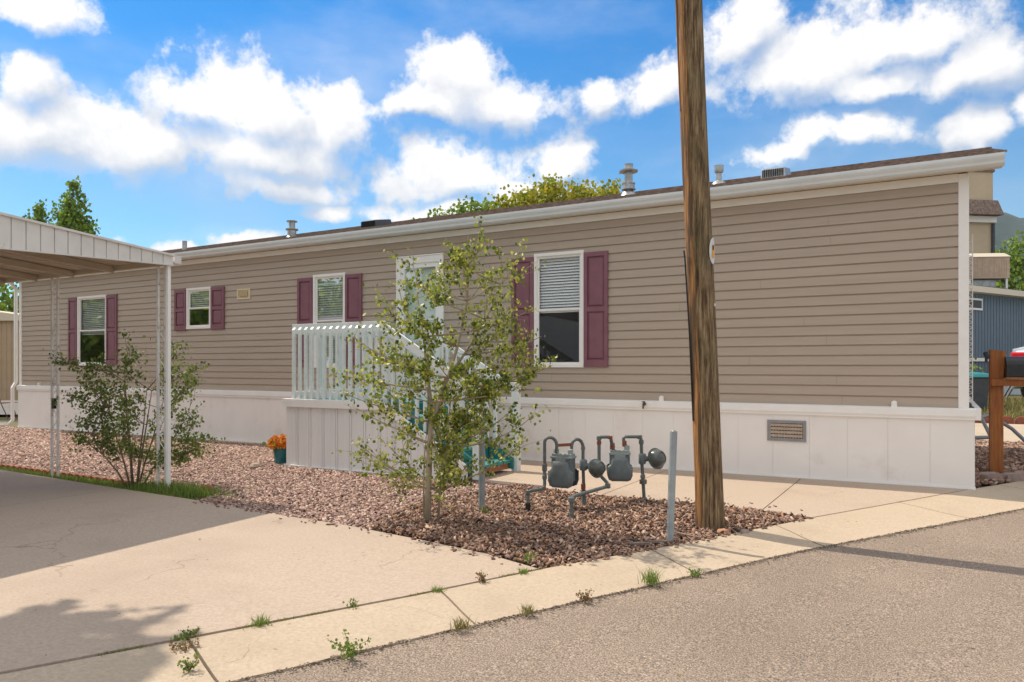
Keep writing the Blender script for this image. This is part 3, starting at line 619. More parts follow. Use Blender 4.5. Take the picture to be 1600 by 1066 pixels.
    # windows and shutters
    for i, w in enumerate(WINDOWS):
        (x0, x1), (a, b) = w['x'], w['z']; fr = MB(); t = 0.045; zm = (a+b)/2
        fr.box(x0, x1, -0.02, 0.034, b-t, b); fr.box(x0, x1, -0.02, 0.040, a, a+t); fr.box(x0, x0+t, -0.02, 0.034, a+t, b-t); fr.box(x1-t, x1, -0.02, 0.034, a+t, b-t)
        win = fr.build('window', M_white, home, bevel=0.003)
        s1 = MB(); q = 0.028; 
        for (zb_, zt_, yy) in ((a+t, zm+0.02, 0.020), (zm-0.02, b-t, 0.006)):
            s1.box(x0+t, x1-t, yy-0.02, yy, zb_, zb_+q); s1.box(x0+t, x1-t, yy-0.02, yy, zt_-q, zt_); s1.box(x0+t, x0+t+q, yy-0.02, yy, zb_+q, zt_-q); s1.box(x1-t-q, x1-t, yy-0.02, yy, zb_+q, zt_-q)
        s1.build('sash', M_white, win)
        g = MB(); g.add([(x0+t, 0.010, a+t), (x1-t, 0.010, a+t), (x1-t, 0.010, zm), (x0+t, 0.010, zm)], [(0, 1, 2, 3)]); g.add([(x0+t, -0.004, zm), (x1-t, -0.004, zm), (x1-t, -0.004, b-t), (x0+t, -0.004, b-t)], [(0, 1, 2, 3)])
        g.build('pane', M_glass, win)
        bl = MB(); zz = b-t-0.03; lowz = zm-0.0 if w['blind'] == 'top' else a+t+0.02
        if i == 3: lowz = zm-0.05
        bl.box(x0+t, x1-t, -0.085, -0.045, zz, zz+0.03)
        while zz > lowz:
            zz -= 0.040; bl.hexa([(x0+t+.005, -0.066, zz+0.030), (x1-t-.005, -0.066, zz+0.030), (x1-t-.005, -0.038, zz), (x0+t+.005, -0.038, zz)],
                                 [(x0+t+.005, -0.065, zz+0.032), (x1-t-.005, -0.065, zz+0.032), (x1-t-.005, -0.037, zz+0.002), (x0+t+.005, -0.037, zz+0.002)])
        bl.build('blind', M_blind, win)
        for (p, r_) in w['sh']:
            za, zb_ = w['sz']; s = MB(); st = 0.05; zc = (za+zb_)/2; y0 = 0.017
            s.box(p, p+st, y0, 0.045, za, zb_); s.box(r_-st, r_, y0, 0.045, za, zb_)
            rails = [(za, za+0.09), (zb_-0.06, zb_)]+([(zc-0.03, zc+0.03)] if zb_-za > 1 or w['two'] else [])
            for (u, v) in rails: s.box(p+st, r_-st, y0, 0.045, u, v)
            rails.sort()
            for (u0, u1), (v0, v1) in zip(rails, rails[1:]):
                A_, B_ = u1, v0; X0, X1 = p+st, r_-st
                s.add([(X0, 0.024, A_), (X1, 0.024, A_), (X1, 0.024, B_), (X0, 0.024, B_)], [(0, 1, 2, 3)])
                d_ = 0.022
                s.hexa([(X0+.012, 0.0245, A_+.012), (X1-.012, 0.0245, A_+.012), (X1-.012, 0.0245, B_-.012), (X0+.012, 0.0245, B_-.012)],
                       [(X0+.012+d_, 0.040, A_+.012+d_), (X1-.012-d_, 0.040, A_+.012+d_), (X1-.012-d_, 0.040, B_-.012-d_), (X0+.012+d_, 0.040, B_-.012-d_)])
            s.build('shutter', M_plum, home)
    # door
    x0, x1, a, b = DOOR; d = MB(); t = 0.075
    d.box(x0-.03, x1+.03, -0.02, 0.040, b-t, b+0.03); d.box(x0-.03, x0+t-.02, -0.02, 0.040, a-.03, b-t); d.box(x1-t+.02, x1+.03, -0.02, 0.040, a-.03, b-t); d.box(x0-.04, x1+.04, -.02, 0.052, b+.03, b+.05)
    door = d.build('door', M_white, home, bevel=0.003)
    s = MB(); q = 0.07; X0, X1 = x0+t-.02, x1-t+.02
    s.box(X0, X0+q, -.01, 0.022, a-.03, b-t); s.box(X1-q, X1, -.01, 0.022, a-.03, b-t); s.box(X0+q, X1-q, -.01, .022, b-t-q, b-t); s.box(X0+q, X1-q, -.01, .022, a-.03, a+.25)
    s.box(X0+q, X1-q, 0.0, 0.016, 2.04, 2.06)
    s.build('storm_door_frame', M_white, door)
    s = MB(); s.box(X0, X1, -0.10, -0.06, a-.03, b-t); s.build('door_leaf', mat('door_sky_reflection', (0.70, 0.80, 0.74), (0.76, 0.84, 0.79), rough=0.5, scale=2), door)  # pale green leaf colour stands in for sky reflected in the storm glass
    s = MB(); s.add([(X0+q, .006, a+.25), (X1-q, .006, a+.25), (X1-q, .006, b-t-q), (X0+q, .006, b-t-q)], [(0, 1, 2, 3)]); s.build('pane', M_glass, door)
    s = MB(); s.tube([(X0+.035, 0.03, 1.75), (X0+.035, 0.05, 1.77), (X0+.035, 0.05, 1.90), (X0+.035, .03, 1.92)], 0.008); s.build('handle', M_black, door, smooth=True)
    # small fittings
    v = MB(); v.box(11.06, 11.41, 0.0, 0.03, 2.71, 2.74); v.box(11.06, 11.41, 0, .03, 2.545, 2.575); v.box(11.06, 11.10, 0, .03, 2.575, 2.71); v.box(11.37, 11.41, 0, .03, 2.575, 2.71); v.box(11.10, 11.37, 0, 0.018, 2.575, 2.71)
    wv = v.build('wall_vent', M_cream, home, bevel=0.004); v = MB(); v.hexa([(11.12, .018, 2.62), (11.35, .018, 2.62), (11.35, .04, 2.60), (11.12, .04, 2.60)], [(11.12, .018, 2.70), (11.35, .018, 2.70), (11.35, .024, 2.70), (11.12, .024, 2.70)]); v.build('flap', mat('vent_flap', (0.45, 0.33, 0.17), rough=0.6), wv)
    v = MB(); X0, X1, A_, B_ = 1.60, 2.035, 0.445, 0.69; t = 0.035
    v.box(X0, X1, .038, .056, B_-t, B_); v.box(X0, X1, .038, .056, A_, A_+t); v.box(X0, X0+t, .038, .056, A_+t, B_-t); v.box(X1-t, X1, .038, .056, A_+t, B_-t)
    fv = v.build('skirting_vent', M_greyvent, home, bevel=0.003)
    v = MB(); v.box(X0+t, X1-t, .038, .040, A_+t, B_-t, 1)
    for k in range(4): z = A_+t+.012+k*.042; v.box(X0+t+.005, X1-t-.005, .041, .0465, z, z+.028, 0)
    for k in range(12): xx = X0+t+.01+k*.0318; v.box(xx, xx+.008, .0475, .0505, A_+t, B_-t, 0)
    v.build('grille', [M_ventmesh, M_dark], fv)
    v = MB(); v.lathe([(0.0, 0), (0.022, 0.0), (0.022, 0.03), (0.012, 0.04), (0.012, .06)], (3.56, 0.06, 0.84), 10, Matrix.Rotation(R(-90), 3, 'X')); v.tube([(3.56, .11, .84), (3.56, .12, .82), (3.56, .125, .78)], .012); v.lathe([(0, 0), (.025, .002), (.025, .012), (0, .014)], (3.56, .11, .862), 8)
    v.build('hose_tap', M_rust if False else mat('dull_brass', (0.12, 0.09, 0.05), rough=0.5, metal=.5), home)
    v = MB(); v.lathe([(0.0, 0), (.05, 0), (.05, .03), (0, .03)], (6.52, .02, 3.04), 12, Matrix.Rotation(R(-90), 3, 'X')); v.lathe([(.02, .10), (.06, .07), (.06, -.06), (.045, -.10), (.0, -.10)], (6.52, .11, 3.0), 12); v.build('porch_light', M_black, home)
    # downspout at the far left corner
    v = MB(); x = HL+0.07
    v.tube([(x, .22, 3.38), (x, .20, 3.30), (x, .07, 3.15), (x, .07, 0.95), (x, .14, .82), (x, .14, 0.06), (x+.08, .17, -0.02), (x+1.6, .45, -0.10)], 0.042, 4); v.build('downspout', M_white, home)
build_home()

# ------------------------------------------------------------------ porch
def build_porch():
    p = thing('porch', 'white railed porch with ribbed metal skirting and teal steps at door', 'porch', base(7.1, 1.0))
    sl = lambda s: 0.775 if s >= 6.3 else max(0.10, 0.775-(6.3-s)*0.56)
    mb = MB(); x = 8.0; k = 0; cuts = [8.0]
    pat = [0.03, 0.17, 0.03, 0.045, 0.012, 0.045]
    cuts = [8.0]; offs = []
    i = 0
    seq = [(0.085, 0.0), (0.010, 0.006), (0.085, 0.0), (0.010, -0.012), (0.012, -0.012), (0.016, 0.010), (0.012, -0.012), (0.010, -0.012)]
    while cuts[-1] > 5.02:
        w, o = seq[i % len(seq)]; cuts.append(max(5.02, cuts[-1]-w)); offs.append(o); i += 1
    for j in range(len(offs)):
        a, b = cuts[j], cuts[j+1]; y0 = 2.0+offs[j]; y1 = 2.0+(offs[j-1] if j else 0)
        za, zb = gz(a)-.02, gz(b)-.02
        mb.add([(a, y0, za), (b, y0, zb), (b, y0, sl(b)), (a, y0, sl(a))], [(0, 1, 2, 3)])
        mb.add([(a, y1, za), (a, y0, za), (a, y0, sl(a)), (a, y1, sl(a))], [(0, 1, 2, 3)])
    yy = 2.0
    while yy > 0.08:      # far side facing left
        e = max(0.06, yy-0.2); mb.add([(8.0, yy, -.08), (8.0, e, -.08), (8.0, e, .775), (8.0, yy, .775)], [(0, 1, 2, 3)]); mb.box(8.0, 8.012, e, e+.03, -.08, .775); yy = e
    mb.build('ribbed_skirting', M_ribbed, p)
    t = MB(); t.box(6.28, 8.03, 2.0, 2.045, 0.775, 0.885); t.box(8.0, 8.04, 0.07, 1.999, 0.775, 0.885)
    t.hexa([(6.28, 2.016, .775), (6.28, 2.045, .775), (5.02, 2.045, .07), (5.02, 2.016, .07)], [(6.28, 2.016, .885), (6.28, 2.045, .885), (5.02, 2.045, .18), (5.02, 2.016, .18)])
    t.box(5.0, 8.02, 2.0, 2.03, -0.06, -0.01)
    t.build('trim_board', M_white, p, bevel=0.004)
    f = MB(); y = 0.08
    while y < 1.85: f.box(6.3, 7.93, y, y+.135, 0.825, 0.862); y += .142
    f.box(6.25, 6.3, .08, 1.98, 0.72, .84)
    f.build('deck_floor', M_teal, p, bevel=0.004)
    # front railing
    r = MB(); r.box(6.3, 7.93, 1.93, 1.962, 1.765, 1.90); r.box(6.3, 7.93, 1.93, 1.962, 0.90, 0.985)
    r.box(7.90, 7.932, 0.07, 1.928, 1.765, 1.885); r.box(7.90, 7.932, .07, 1.928, .90, .985)
    r.build('rail', M_railpaint, p, bevel=0.003)
    def bal(x, y, a, b, w=0.038, axis='y'):
        m = MB(); h = w/2
        if axis == 'y': m.hexa([(x-h, y, a), (x+h, y, a), (x+h, y+.036, a), (x-h, y+.036, a)], [(x-h, y, b+.02), (x+h, y, b+.02), (x+h, y+.036, b-.015), (x-h, y+.036, b-.015)])
        else: m.hexa([(x, y-h, a), (x+.036, y-h, a), (x+.036, y+h, a), (x, y+h, a)], [(x, y-h, b+.02), (x+.036, y-h, b-.015), (x+.036, y+h, b-.015), (x, y+h, b+.02)])
        m.build('baluster', M_railpaint, p)
    for i in range(14): bal(7.875-.1135*i, 1.964, .888, 1.835)
    for i in range(9): bal(7.934, 1.80-.20*i, .888, 1.83, axis='x')
    # stair rails
    for (yy, ya) in ((1.962, 2.0), (1.10, 1.062)):
        q = MB(); q.hexa([(6.33, yy, 1.78), (6.33, ya, 1.78), (4.97, ya, 0.99), (4.97, yy, 0.99)], [(6.33, yy, 1.90), (6.33, ya, 1.90), (4.97, ya, 1.11), (4.97, yy, 1.11)]); q.build('rail', M_railpaint, p)
        for i in range(9):
            s = 6.18-.125*i; lo = sl(s)+.10; hi = 1.78-(6.33-s)*.581+.03
            m = MB(); y2 = min(yy, ya) if yy > 1.5 else max(yy, ya); y2 = yy+.002 if yy > 1.5 else ya-.04
            m.box(s-.019, s+.019, (1.925 if yy > 1.5 else 1.102), (1.960 if yy > 1.5 else 1.137), lo, hi); m.build('baluster', M_railpaint, p)
    for (x, y, z1) in ((6.32, 1.86, 1.88), (4.94, 1.87, 1.12), (4.90, 1.03, 1.12), (6.32, 1.03, 1.88)):
        m = MB(); m.box(x-.045, x+.045, y-.0, y+.088, gz(x)+.03, z1); m.build('post', M_railpaint, p, bevel=.004)
    # back rail of the platform side (between stairs and wall)
    # steps
    for k in range(4):
        h = 0.15+.183*k; s0 = 4.93+.30*k
        m = MB(); m.box(s0, s0+.335, 1.16, 1.90, h-.04, h); m.build('tread', M_tealw, p, bevel=.006)
        m = MB(); m.box(s0+.03, s0+.055, 1.17, 1.89, (h-.04-.14 if k else .035), h-.041); m.build('riser', M_redwood if k == 0 else M_teal, p)
    for y in (1.13, 1.905):
        m = MB(); m.prism([(4.90, .035), (4.90, .17), (6.26, 1.0), (6.26, .70), (5.2, .035)], y, y+.028); m.build('stringer', M_teal, p)
    m = MB(); m.add([(6.2, 1.0, .03), (4.95, 1.0, .03), (4.95, 1.0, .10), (6.2, 1.0, .78)], [(0, 1, 2, 3)])
    for k in range(8):
        s = 5.0+.15*k; m.box(s, s+.02, 1.001, 1.012, .03, sl(s)-.02)
    m.build('inner_skirting', M_ribbed, p)
build_porch()
def flower_pot(loc, label, r=0.12, h=0.25, bloom=0.17, seed=1, pot=True):
    t = thing('flower_pot', label, 'flower pot', loc); rr = np.random.default_rng(seed)
    m = MB(); m.lathe([(r*.72, 0), (r*.98, h*.93), (r*1.06, h*.93), (r*1.06, h), (r*.94, h), (r*.9, h*.9), (0, h*.9)], (0, 0, 0), 24); m.build('pot', M_potteal, t, smooth='auto', local=True)
    n = 70; d = rr.normal(size=(n, 3)); d[:, 2] = np.abs(d[:, 2])*.9+.0; d /= np.linalg.norm(d, axis=1)[:, None]
    Cn = d*bloom*np.array([1, 1, .75])+np.array([0, 0, h])
    V = []; F = []; o = 0
    for c, dd in zip(Cn, d):      # layered petals round each bloom
        nrm = Vector(dd); a = nrm.orthogonal().normalized(); b = nrm.cross(a); s = bloom*.28
        for ring, (rad, lift) in enumerate(((1, .1), (.7, .45), (.4, .7))):
            for k in range(7):
                t0 = 2*math.pi*(k+.5*ring)/7; q = a*math.cos(t0)+b*math.sin(t0); w = a*-math.sin(t0)+b*math.cos(t0); cc = Vector(c)
                V += [cc, cc+q*s*rad*.6+w*s*.25*rad+nrm*s*lift, cc+q*s*rad+nrm*s*lift*1.2, cc+q*s*rad*.6-w*s*.25*rad+nrm*s*lift]; F.append((o, o+1, o+2, o+3)); o += 4
    raw_mesh('flowers', np.array([tuple(x) for x in V]), np.array(F), M_petal, t)
    L = rr.normal(size=(60, 3))*np.array([.06, .06, .03])*bloom/.17+np.array([0, 0, h*1.08]); leaves('leaves', L, .06*bloom/.17, M_leafg, t)
    return t
flower_pot(base(8.235, 1.87, 0.015), 'teal pot of orange flowers on gravel at left corner of porch', seed=2)
flower_pot((5.62, 1.27, 0.516), 'small pot of orange flowers on the porch steps', r=.06, h=.12, bloom=.08, seed=3)
flower_pot((6.45, 0.25, 0.882), 'pot of pink and orange flowers on the porch floor by the door', r=.10, h=.22, bloom=.17, seed=5)

# ------------------------------------------------------------------ carport
def build_carport():
    c = thing('carport', 'white metal carport with ribbed fascia and lattice posts over driveway', 'carport', base(10.2, 7.0))
    X0, X1, Y0, Y1 = 7.485, 13.6, 4.085, 9.6
    rt = lambda y: 2.53+(y-4.1)*.088
    m = MB(); x = X0+.02; up = True
    # roof pans as a folded sheet seen from below
    pts = []
    while x < X1: pts += [(x, 0), (x+.24, 0), (x+.255, .05), (x+.285, .05)]; x += .30
    v = []
    for (a, dz) in pts: v += [(a, Y0, rt(Y0)-.06+dz), (a, Y1, rt(Y1)-.06+dz)]
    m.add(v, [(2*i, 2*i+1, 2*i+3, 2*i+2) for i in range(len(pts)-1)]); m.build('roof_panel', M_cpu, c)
    f = MB(); y = Y0+.0; i = 0       # ribbed fascia along the right edge, deeper towards the street
    zb = lambda y: 2.435-(y-4.1)*.030
    while y < Y1:
        e = min(y+.125, Y1); g = .012
        f.add([(X0, y, zb(y)), (X0, e-g, zb(e)), (X0, e-g, rt(e)), (X0, y, rt(y))], [(0, 1, 2, 3)])
        f.add([(X0, e-g, zb(e)), (X0+.02, e-g*.5, zb(e)), (X0+.02, e-g*.5, rt(e)), (X0, e-g, rt(e))], [(0, 1, 2, 3)])
        f.add([(X0+.02, e-g*.5, zb(e)), (X0, e, zb(e)), (X0, e, rt(e)), (X0+.02, e-g*.5, rt(e))], [(0, 1, 2, 3)]); y = e
    f.hexa([(X0-.012, Y0, zb(Y0)-.012), (X0+.03, Y0, zb(Y0)-.012), (X0+.03, Y1, zb(Y1)-.012), (X0-.012, Y1, zb(Y1)-.012)], [(X0-.012, Y0, zb(Y0)), (X0+.03, Y0, zb(Y0)), (X0+.03, Y1, zb(Y1)), (X0-.012, Y1, zb(Y1))])
    f.hexa([(X0-.02, Y0, rt(Y0)-.004), (X0+.06, Y0, rt(Y0)-.004), (X0+.06, Y1, rt(Y1)-.004), (X0-.02, Y1, rt(Y1)-.004)], [(X0-.02, Y0, rt(Y0)+.018), (X0+.06, Y0, rt(Y0)+.018), (X0+.06, Y1, rt(Y1)+.018), (X0-.02, Y1, rt(Y1)+.018)])
    f.build('fascia', M_cp, c)
    g = MB(); g.prism([(Y0-.09, 2.45), (Y0-.01, 2.45), (Y0-.01, 2.475), (Y0-.065, 2.475), (Y0-.075, 2.535), (Y0-.09, 2.535)], X0-.01, X1, 'x'); g.box(X0-.015, X0-.01, Y0-.09, Y0-.01, 2.45, 2.535); g.build('gutter', M_cp, c)
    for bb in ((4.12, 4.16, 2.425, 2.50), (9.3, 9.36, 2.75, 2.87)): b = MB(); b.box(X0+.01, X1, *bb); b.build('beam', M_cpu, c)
    for x in np.arange(8.45, 13.6, .81):
        r = MB(); x = float(x); r.hexa([(x, 4.162, 2.40), (x+.045, 4.162, 2.40), (x+.045, 9.29, 2.40+.088*5.15), (x, 9.29, 2.40+.088*5.15)], [(x, 4.162, rt(4.15)-.065), (x+.045, 4.162, rt(4.15)-.065), (x+.045, 9.29, rt(9.29)-.065), (x, 9.29, rt(9.29)-.065)])
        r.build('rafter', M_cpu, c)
    def column(x, y, top, dx, dy):
        zb_ = gz(x)-.02; q = MB()
        for s in (-1, 1): q.tube([(x+s*dx, y+s*dy, zb_), (x+s*dx, y+s*dy, top)], .017, 4)
        for z in (0.15, top-.20, top-.02, 1.1): q.tube([(x-dx, y-dy, z), (x+dx, y+dy, z)], .006, 4)
        post = q.build('post', M_iron, c)
        w = MB(); n = int((top-.35)/.30)
        for k in range(n):
            z0 = .16+k*.30; z1 = z0+.30; pth = []
            for j in range(13):
                t = j/12; a = 2*math.pi*t; pth.append((x+dx*.85*math.sin(a), y+dy*.85*math.sin(a), z0+(z1-z0)*t))
            w.tube(pth, .005, 4)
            for s in (-1, 1):      # small curls
                cz = z0+.15+s*.075; w.tube([(x-s*dx*.35+dx*.42*math.cos(a), y-s*dy*.35+dy*.42*math.cos(a), cz+.035*math.sin(a)) for a in np.linspace(0, 5.2, 9)], .004, 4)
        w.build('scrollwork', M_iron, post)
    column(7.63, 4.12, 2.425, .068, .0); column(9.75, 4.12, 2.425, .066, .0); column(11.9, 4.12, 2.425, .058, 0); column(13.4, 4.12, 2.425, .058, 0)
    q = MB(); q.tube([(7.52, 4.12, gz(7.5)-.02), (7.52, 4.12, 2.43)], .026, 4); q.build('corner_tube', M_white, c)
    for x in (8.2, 11, 13.4): column(x, 9.33, 2.75, .058, 0)
    q = MB(); q.box(9.72, 9.78, 4.08, 4.15, .80, .93); q.build('outlet_box', M_black, c, bevel=.006)
build_carport()

# ------------------------------------------------------------------ utility pole and steel posts
def build_pole():
    X, Y = cf(1.604, 5.95); p = thing('utility_pole', 'tall weathered wooden utility pole with split orange side and oval tag', 'utility pole', (X, Y, gz(X)), YAW)
    m = MB(); n = 28; H = 9.5; rings = 44; vs = []; rr = random.Random(4)
    ph = [rr.uniform(0, 6.28) for _ in range(6)]
    for i in range(rings):
        z = -0.05+H*i/(rings-1); cx = -.0385*z+.006*math.sin(z*1.3); rad = .107-.0016*z+(.012*math.exp(-z*3))
        for k in range(n):
            a = 2*math.pi*k/n; g = .0028*math.sin(9*a+ph[0]+z*.15)+.0022*math.sin(14*a+ph[1]-z*.2)
            if abs(((a-3.5+math.pi) % (2*math.pi))-math.pi) < .2: g -= .010
            vs.append((cx+(rad+g)*math.cos(a), (rad+g)*math.sin(a), z))
    m.add(vs, [(i*n+k, i*n+(k+1) % n, (i+1)*n+(k+1) % n, (i+1)*n+k) for i in range(rings-1) for k in range(n)]+[tuple((rings-1)*n+k for k in range(n))])
    m.build('shaft', M_pole, p, smooth=True, local=True)
    # split, peeling outer layer on the left
    s = MB(); vs = []; K = 9
    for i in range(rings):
        z = .03+(H-.1)*i/(rings-1); cx = -.0385*z+.006*math.sin(z*1.3); rad = .107-.0016*z; w = 1+.12*math.sin(z*2.3)+.07*math.sin(z*7)
        if z < 1.1: w *= .45+.5*z
        for k in range(K):
            a = math.pi*1.12+(k/(K-1)-.5)*1.15*w; lift = .010 if 0 < k < K-1 else -.004
            lift += .003*math.sin(k*2.6+z*.8)
            vs.append((cx+(rad+lift)*math.cos(a), (rad+lift)*math.sin(a), z))
    s.add(vs, [(i*K+k, i*K+k+1, (i+1)*K+k+1, (i+1)*K+k) for i in range(rings-1) for k in range(K-1)]); s.build('split_layer', M_peel, p, smooth=True, local=True)
    c = MB(); f = lambda z: -.0385*z-.112
    c.tube([(f(2.27)-.022, -.03, 2.27), (f(2.2)-.016, -.03, 2.2), (f(1.6)-.003, -.03, 1.6), (f(.9)-.0, -.03, .9)], .0065, 6); c.build('ground_cable', M_tape, p, local=True)
    c = MB(); c.tube([(f(4.3)-.006, -.02, 4.3), (f(3.4)-.004, -.02, 3.4)], .007, 6); c.build('wood_splinter', M_peel, p, local=True)
    # oval tag wrapped on the right front
    a0 = R(-38); cx = -.0385*2.26; ax = Vector((math.cos(a0), math.sin(a0), 0)); tx = Vector((-math.sin(a0), math.cos(a0), 0)); o = Vector((cx, 0, 2.26))+ax*.106
    def plate(w, h, z, y0, y1, nn=24, oval=True, dx=0):
        q = MB(); pts = [(w*math.cos(2*math.pi*k/nn), h*math.sin(2*math.pi*k/nn)) for k in range(nn)] if oval else [(-w, -h), (w, -h), (w, h), (-w, h)]
        v = [o+tx*(a+dx)+Vector((0, 0, b+z))+ax*(y-abs(a+dx)*.25) for y in (y0, y1) for a, b in pts]; k = len(pts)
        q.add(v, [tuple(range(k-1, -1, -1)), tuple(range(k, 2*k))]+[(i, (i+1) % k, (i+1) % k+k, i+k) for i in range(k)]); return q
    tg = plate(.045, .105, 0, .006, .012).build('oval_tag', M_ceramic, p, local=True)
    for z in (.026, -.028):
        plate(.022, .024, z, .0125, .0135, oval=False).build('number_sticker', M_amber, tg, local=True)
    plate(.008, .017, .026, .0137, .0142, oval=False, dx=-.006).build('digit', M_dark, tg, local=True)
    q = MB(); q.lathe([(0, 0), (.012, .001), (.012, .006), (0, .007)], tuple(Vector((-.0385*1.83, 0, 1.83))+ax*.108), 10, Vector((0, 0, 1)).rotation_difference(ax).to_matrix()); q.build('nail_disc', M_ceramic, p, local=True)
build_pole()
def steel_post(x, y, h, r, lean, label):
    X, Y = cf(x, y); t = thing('steel_post', label, 'post', base(X, Y), YAW, 'grey steel guard posts by the gas meters')
    m = MB(); m.tube([(0, 0, -.05), (lean*.5, 0, h*.5), (lean, 0, h)], r, 20); m.build('pipe', mat('post_paint', (0.25, 0.285, 0.305), (0.33, 0.36, 0.375), rough=0.5, scale=9, c3=(0.42, 0.44, 0.44), s3=6, f3=.6), t, smooth='auto', local=True)
    m = MB(); m.lathe([(r*.85, 0), (r*.6, .008), (0, .010)], (lean, 0, h), 20); m.build('cap', M_galv, t, smooth=True, local=True)
steel_post(1.177, 5.494, .852, .0275, .03, 'grey steel post just left of the wooden utility pole')
steel_post(-0.276, 6.741, .86, .030, .0, 'grey steel post in mulch behind the young aspen')

# ------------------------------------------------------------------ gas meters (camera-facing frame: x right, y back, z up, metres from the viewpoint)
def arc(p0, p1, top, n=8, sq=1.0):
    (x0, y0, z0), (x1, y1, z1) = p0, p1; out = []
    for i in range(n+1):
        a = math.pi*i/n; c = math.cos(a); s = math.sin(a); out.append(((x0+x1)/2-(x1-x0)/2*c, (y0+y1)/2-(y1-y0)/2*c, (z0*(1-i/n)+z1*i/n)+(top-max(z0, z1))*s))
    return out
def build_meter(ox, oy, label, meter, yaw, pipes, fits, rusty, reg, extra=None):
    X, Y = cf(ox, oy); g = gz(X); t = thing('gas_meter', label, 'gas meter', (X, Y, g), YAW, 'gas meters in the mulch bed')
    W_ = lambda p: (p[0]-ox, p[1]-oy, p[2]-g)
    for path, r in pipes:
        m = MB(); m.tube([W_(p) for p in path], r, 12); m.build('pipe', M_pipe, t, smooth='auto', local=True)
    for lst, nm, mt, k in ((fits, 'fitting', M_pipe, 8), (rusty, 'rusty_union', M_rust, 10)):
        for p, r, h in lst: f = MB(); f.lathe([(r*.8, -h), (r, -h*.8), (r, h*.8), (r*.8, h)], W_(p), k); f.build(nm, mt, t, local=True)
    # body: core, lid, two bulging diaphragm covers
    cx, cy, z0, z1, w = meter; c = W_((cx, cy, 0)); M = Matrix.Translation((c[0], c[1], -g)) @ Matrix.Rotation(yaw, 4, 'Z')
    def tr(mb): mb.v = [tuple(M @ Vector(p)) for p in mb.v]; return mb
    b = MB(); hw = w*.40; b.box(-hw, hw, -.062, .062, z0+.05, z1-.03); body = tr(b).build('meter_body', M_meter, t, local=True, bevel=.012)
    l = MB(); l.box(-hw*1.06, hw*1.06, -.072, .072, z1-.035, z1-.015); l.box(-hw*.95, hw*.95, -.06, .06, z1-.0148, z1+.006)
    for sx in (-1, 1): l.lathe([(.026, 0), (.026, .04), (.02, .045)], (sx*hw*.72, 0, z1+.004), 10)
    for k in range(5): l.lathe([(.007, 0), (.007, .008), (0, .009)], (-hw*.8+k*hw*.4, -.060, z1+.005), 6)
    tr(l).build('lid', M_metert, body, local=True, bevel=.004)
    H = z1-.06-z0; hb = w*.5
    outl = [(-hw*.80, H*1.0), (hw*.80, H*1.0), (hw*.86, H*.72), (hb, H*.60), (hb*1.0, H*.25), (hb*.86, H*.06), (hb*.6, 0), (-hb*.6, 0), (-hb*.86, H*.06), (-hb*1.0, H*.25), (-hb, H*.60), (-hw*.86, H*.72)]
    for sgn, nm in ((-1, 'front_cover'), (1, 'back_cover')):
        cv = MB(); n = len(outl); lay = [(1.0, .0625), (1.0, .078), (.90, .092), (.70, .100)]; vs = []
        for (sc, yy) in lay: vs += [(a*sc, sgn*yy, z0+H*.45+(b_-H*.45)*sc) for a, b_ in outl]
        fs = [(i*n+k, i*n+(k+1) % n, (i+1)*n+(k+1) % n, (i+1)*n+k) for i in range(len(lay)-1) for k in range(n)]+[tuple((len(lay)-1)*n+k for k in range(n))]
        cv.add(vs, fs)
        for k in range(n):
            a, b_ = outl[k]; cv.box(a*.95-.005, a*.95+.005, min(sgn*.078, sgn*.086), max(sgn*.078, sgn*.086), z0+H*.45+(b_-H*.45)*.95-.005, z0+H*.45+(b_-H*.45)*.95+.005)
        tr(cv).build(nm, M_meter, body, local=True, smooth='auto')
    ix = MB(); ix.box(-.05, .05, -.074, -.066, z1-.065, z1-.035); tr(ix).build('index_window', M_metert, body, local=True)
    # regulator
    (rx, ry, rz), rr, (px_, py_, pz_) = reg; q = W_((rx, ry, rz)); rot = Vector((0, 0, 1)).rotation_difference(Vector((.55, -.78, .30))).to_matrix()
    d = MB(); d.lathe([(rr*.25, -.065), (rr*.62, -.055), (rr*.90, -.022), (rr*.94, -.008), (rr*1.08, -.007), (rr*1.08, .007), (rr*.94, .008), (rr*.90, .030), (rr*.74, .062), (rr*.52, .078), (rr*.50, .072), (rr*.25, .088), (0, .090)], q, 28, rot)
    ro = d.build('regulator', M_reg, t, smooth='auto', local=True)
    nk = MB(); a = Vector(W_((px_, py_, pz_))); b2 = Vector(q); nk.tube([tuple(a), tuple(a.lerp(b2, .45)), tuple(a.lerp(b2, .9))], [.034, .024, .034], 12); nk.lathe([(.030, -.05), (.036, -.04), (.036, .04), (.030, .05)], tuple(a), 8)
    nk.build('valve_body', M_meter, ro, smooth='auto', local=True)
    if extra: extra(t, W_)
    return t
def ex1(t, W_):
    m = MB(); m.tube([W_((.145, 6.67, -.06)), W_((.145, 6.67, .09))], .024, 12); m.build('tape_wrap', M_tape, t, local=True)
    m = MB(); a = W_((.42, 6.75, .603)); b = W_((.55, 6.84, .60)); m.hexa([(a[0], a[1]-.004, a[2]-.014), (b[0], b[1]-.004, b[2]-.014), (b[0], b[1]+.004, b[2]-.014), (a[0], a[1]+.004, a[2]-.014)], [(a[0], a[1]-.004, a[2]+.014), (b[0], b[1]-.004, b[2]+.014), (b[0], b[1]+.004, b[2]+.014), (a[0], a[1]+.004, a[2]+.014)]); m.build('bracket', M_rust, t, local=True)
g0 = -.02
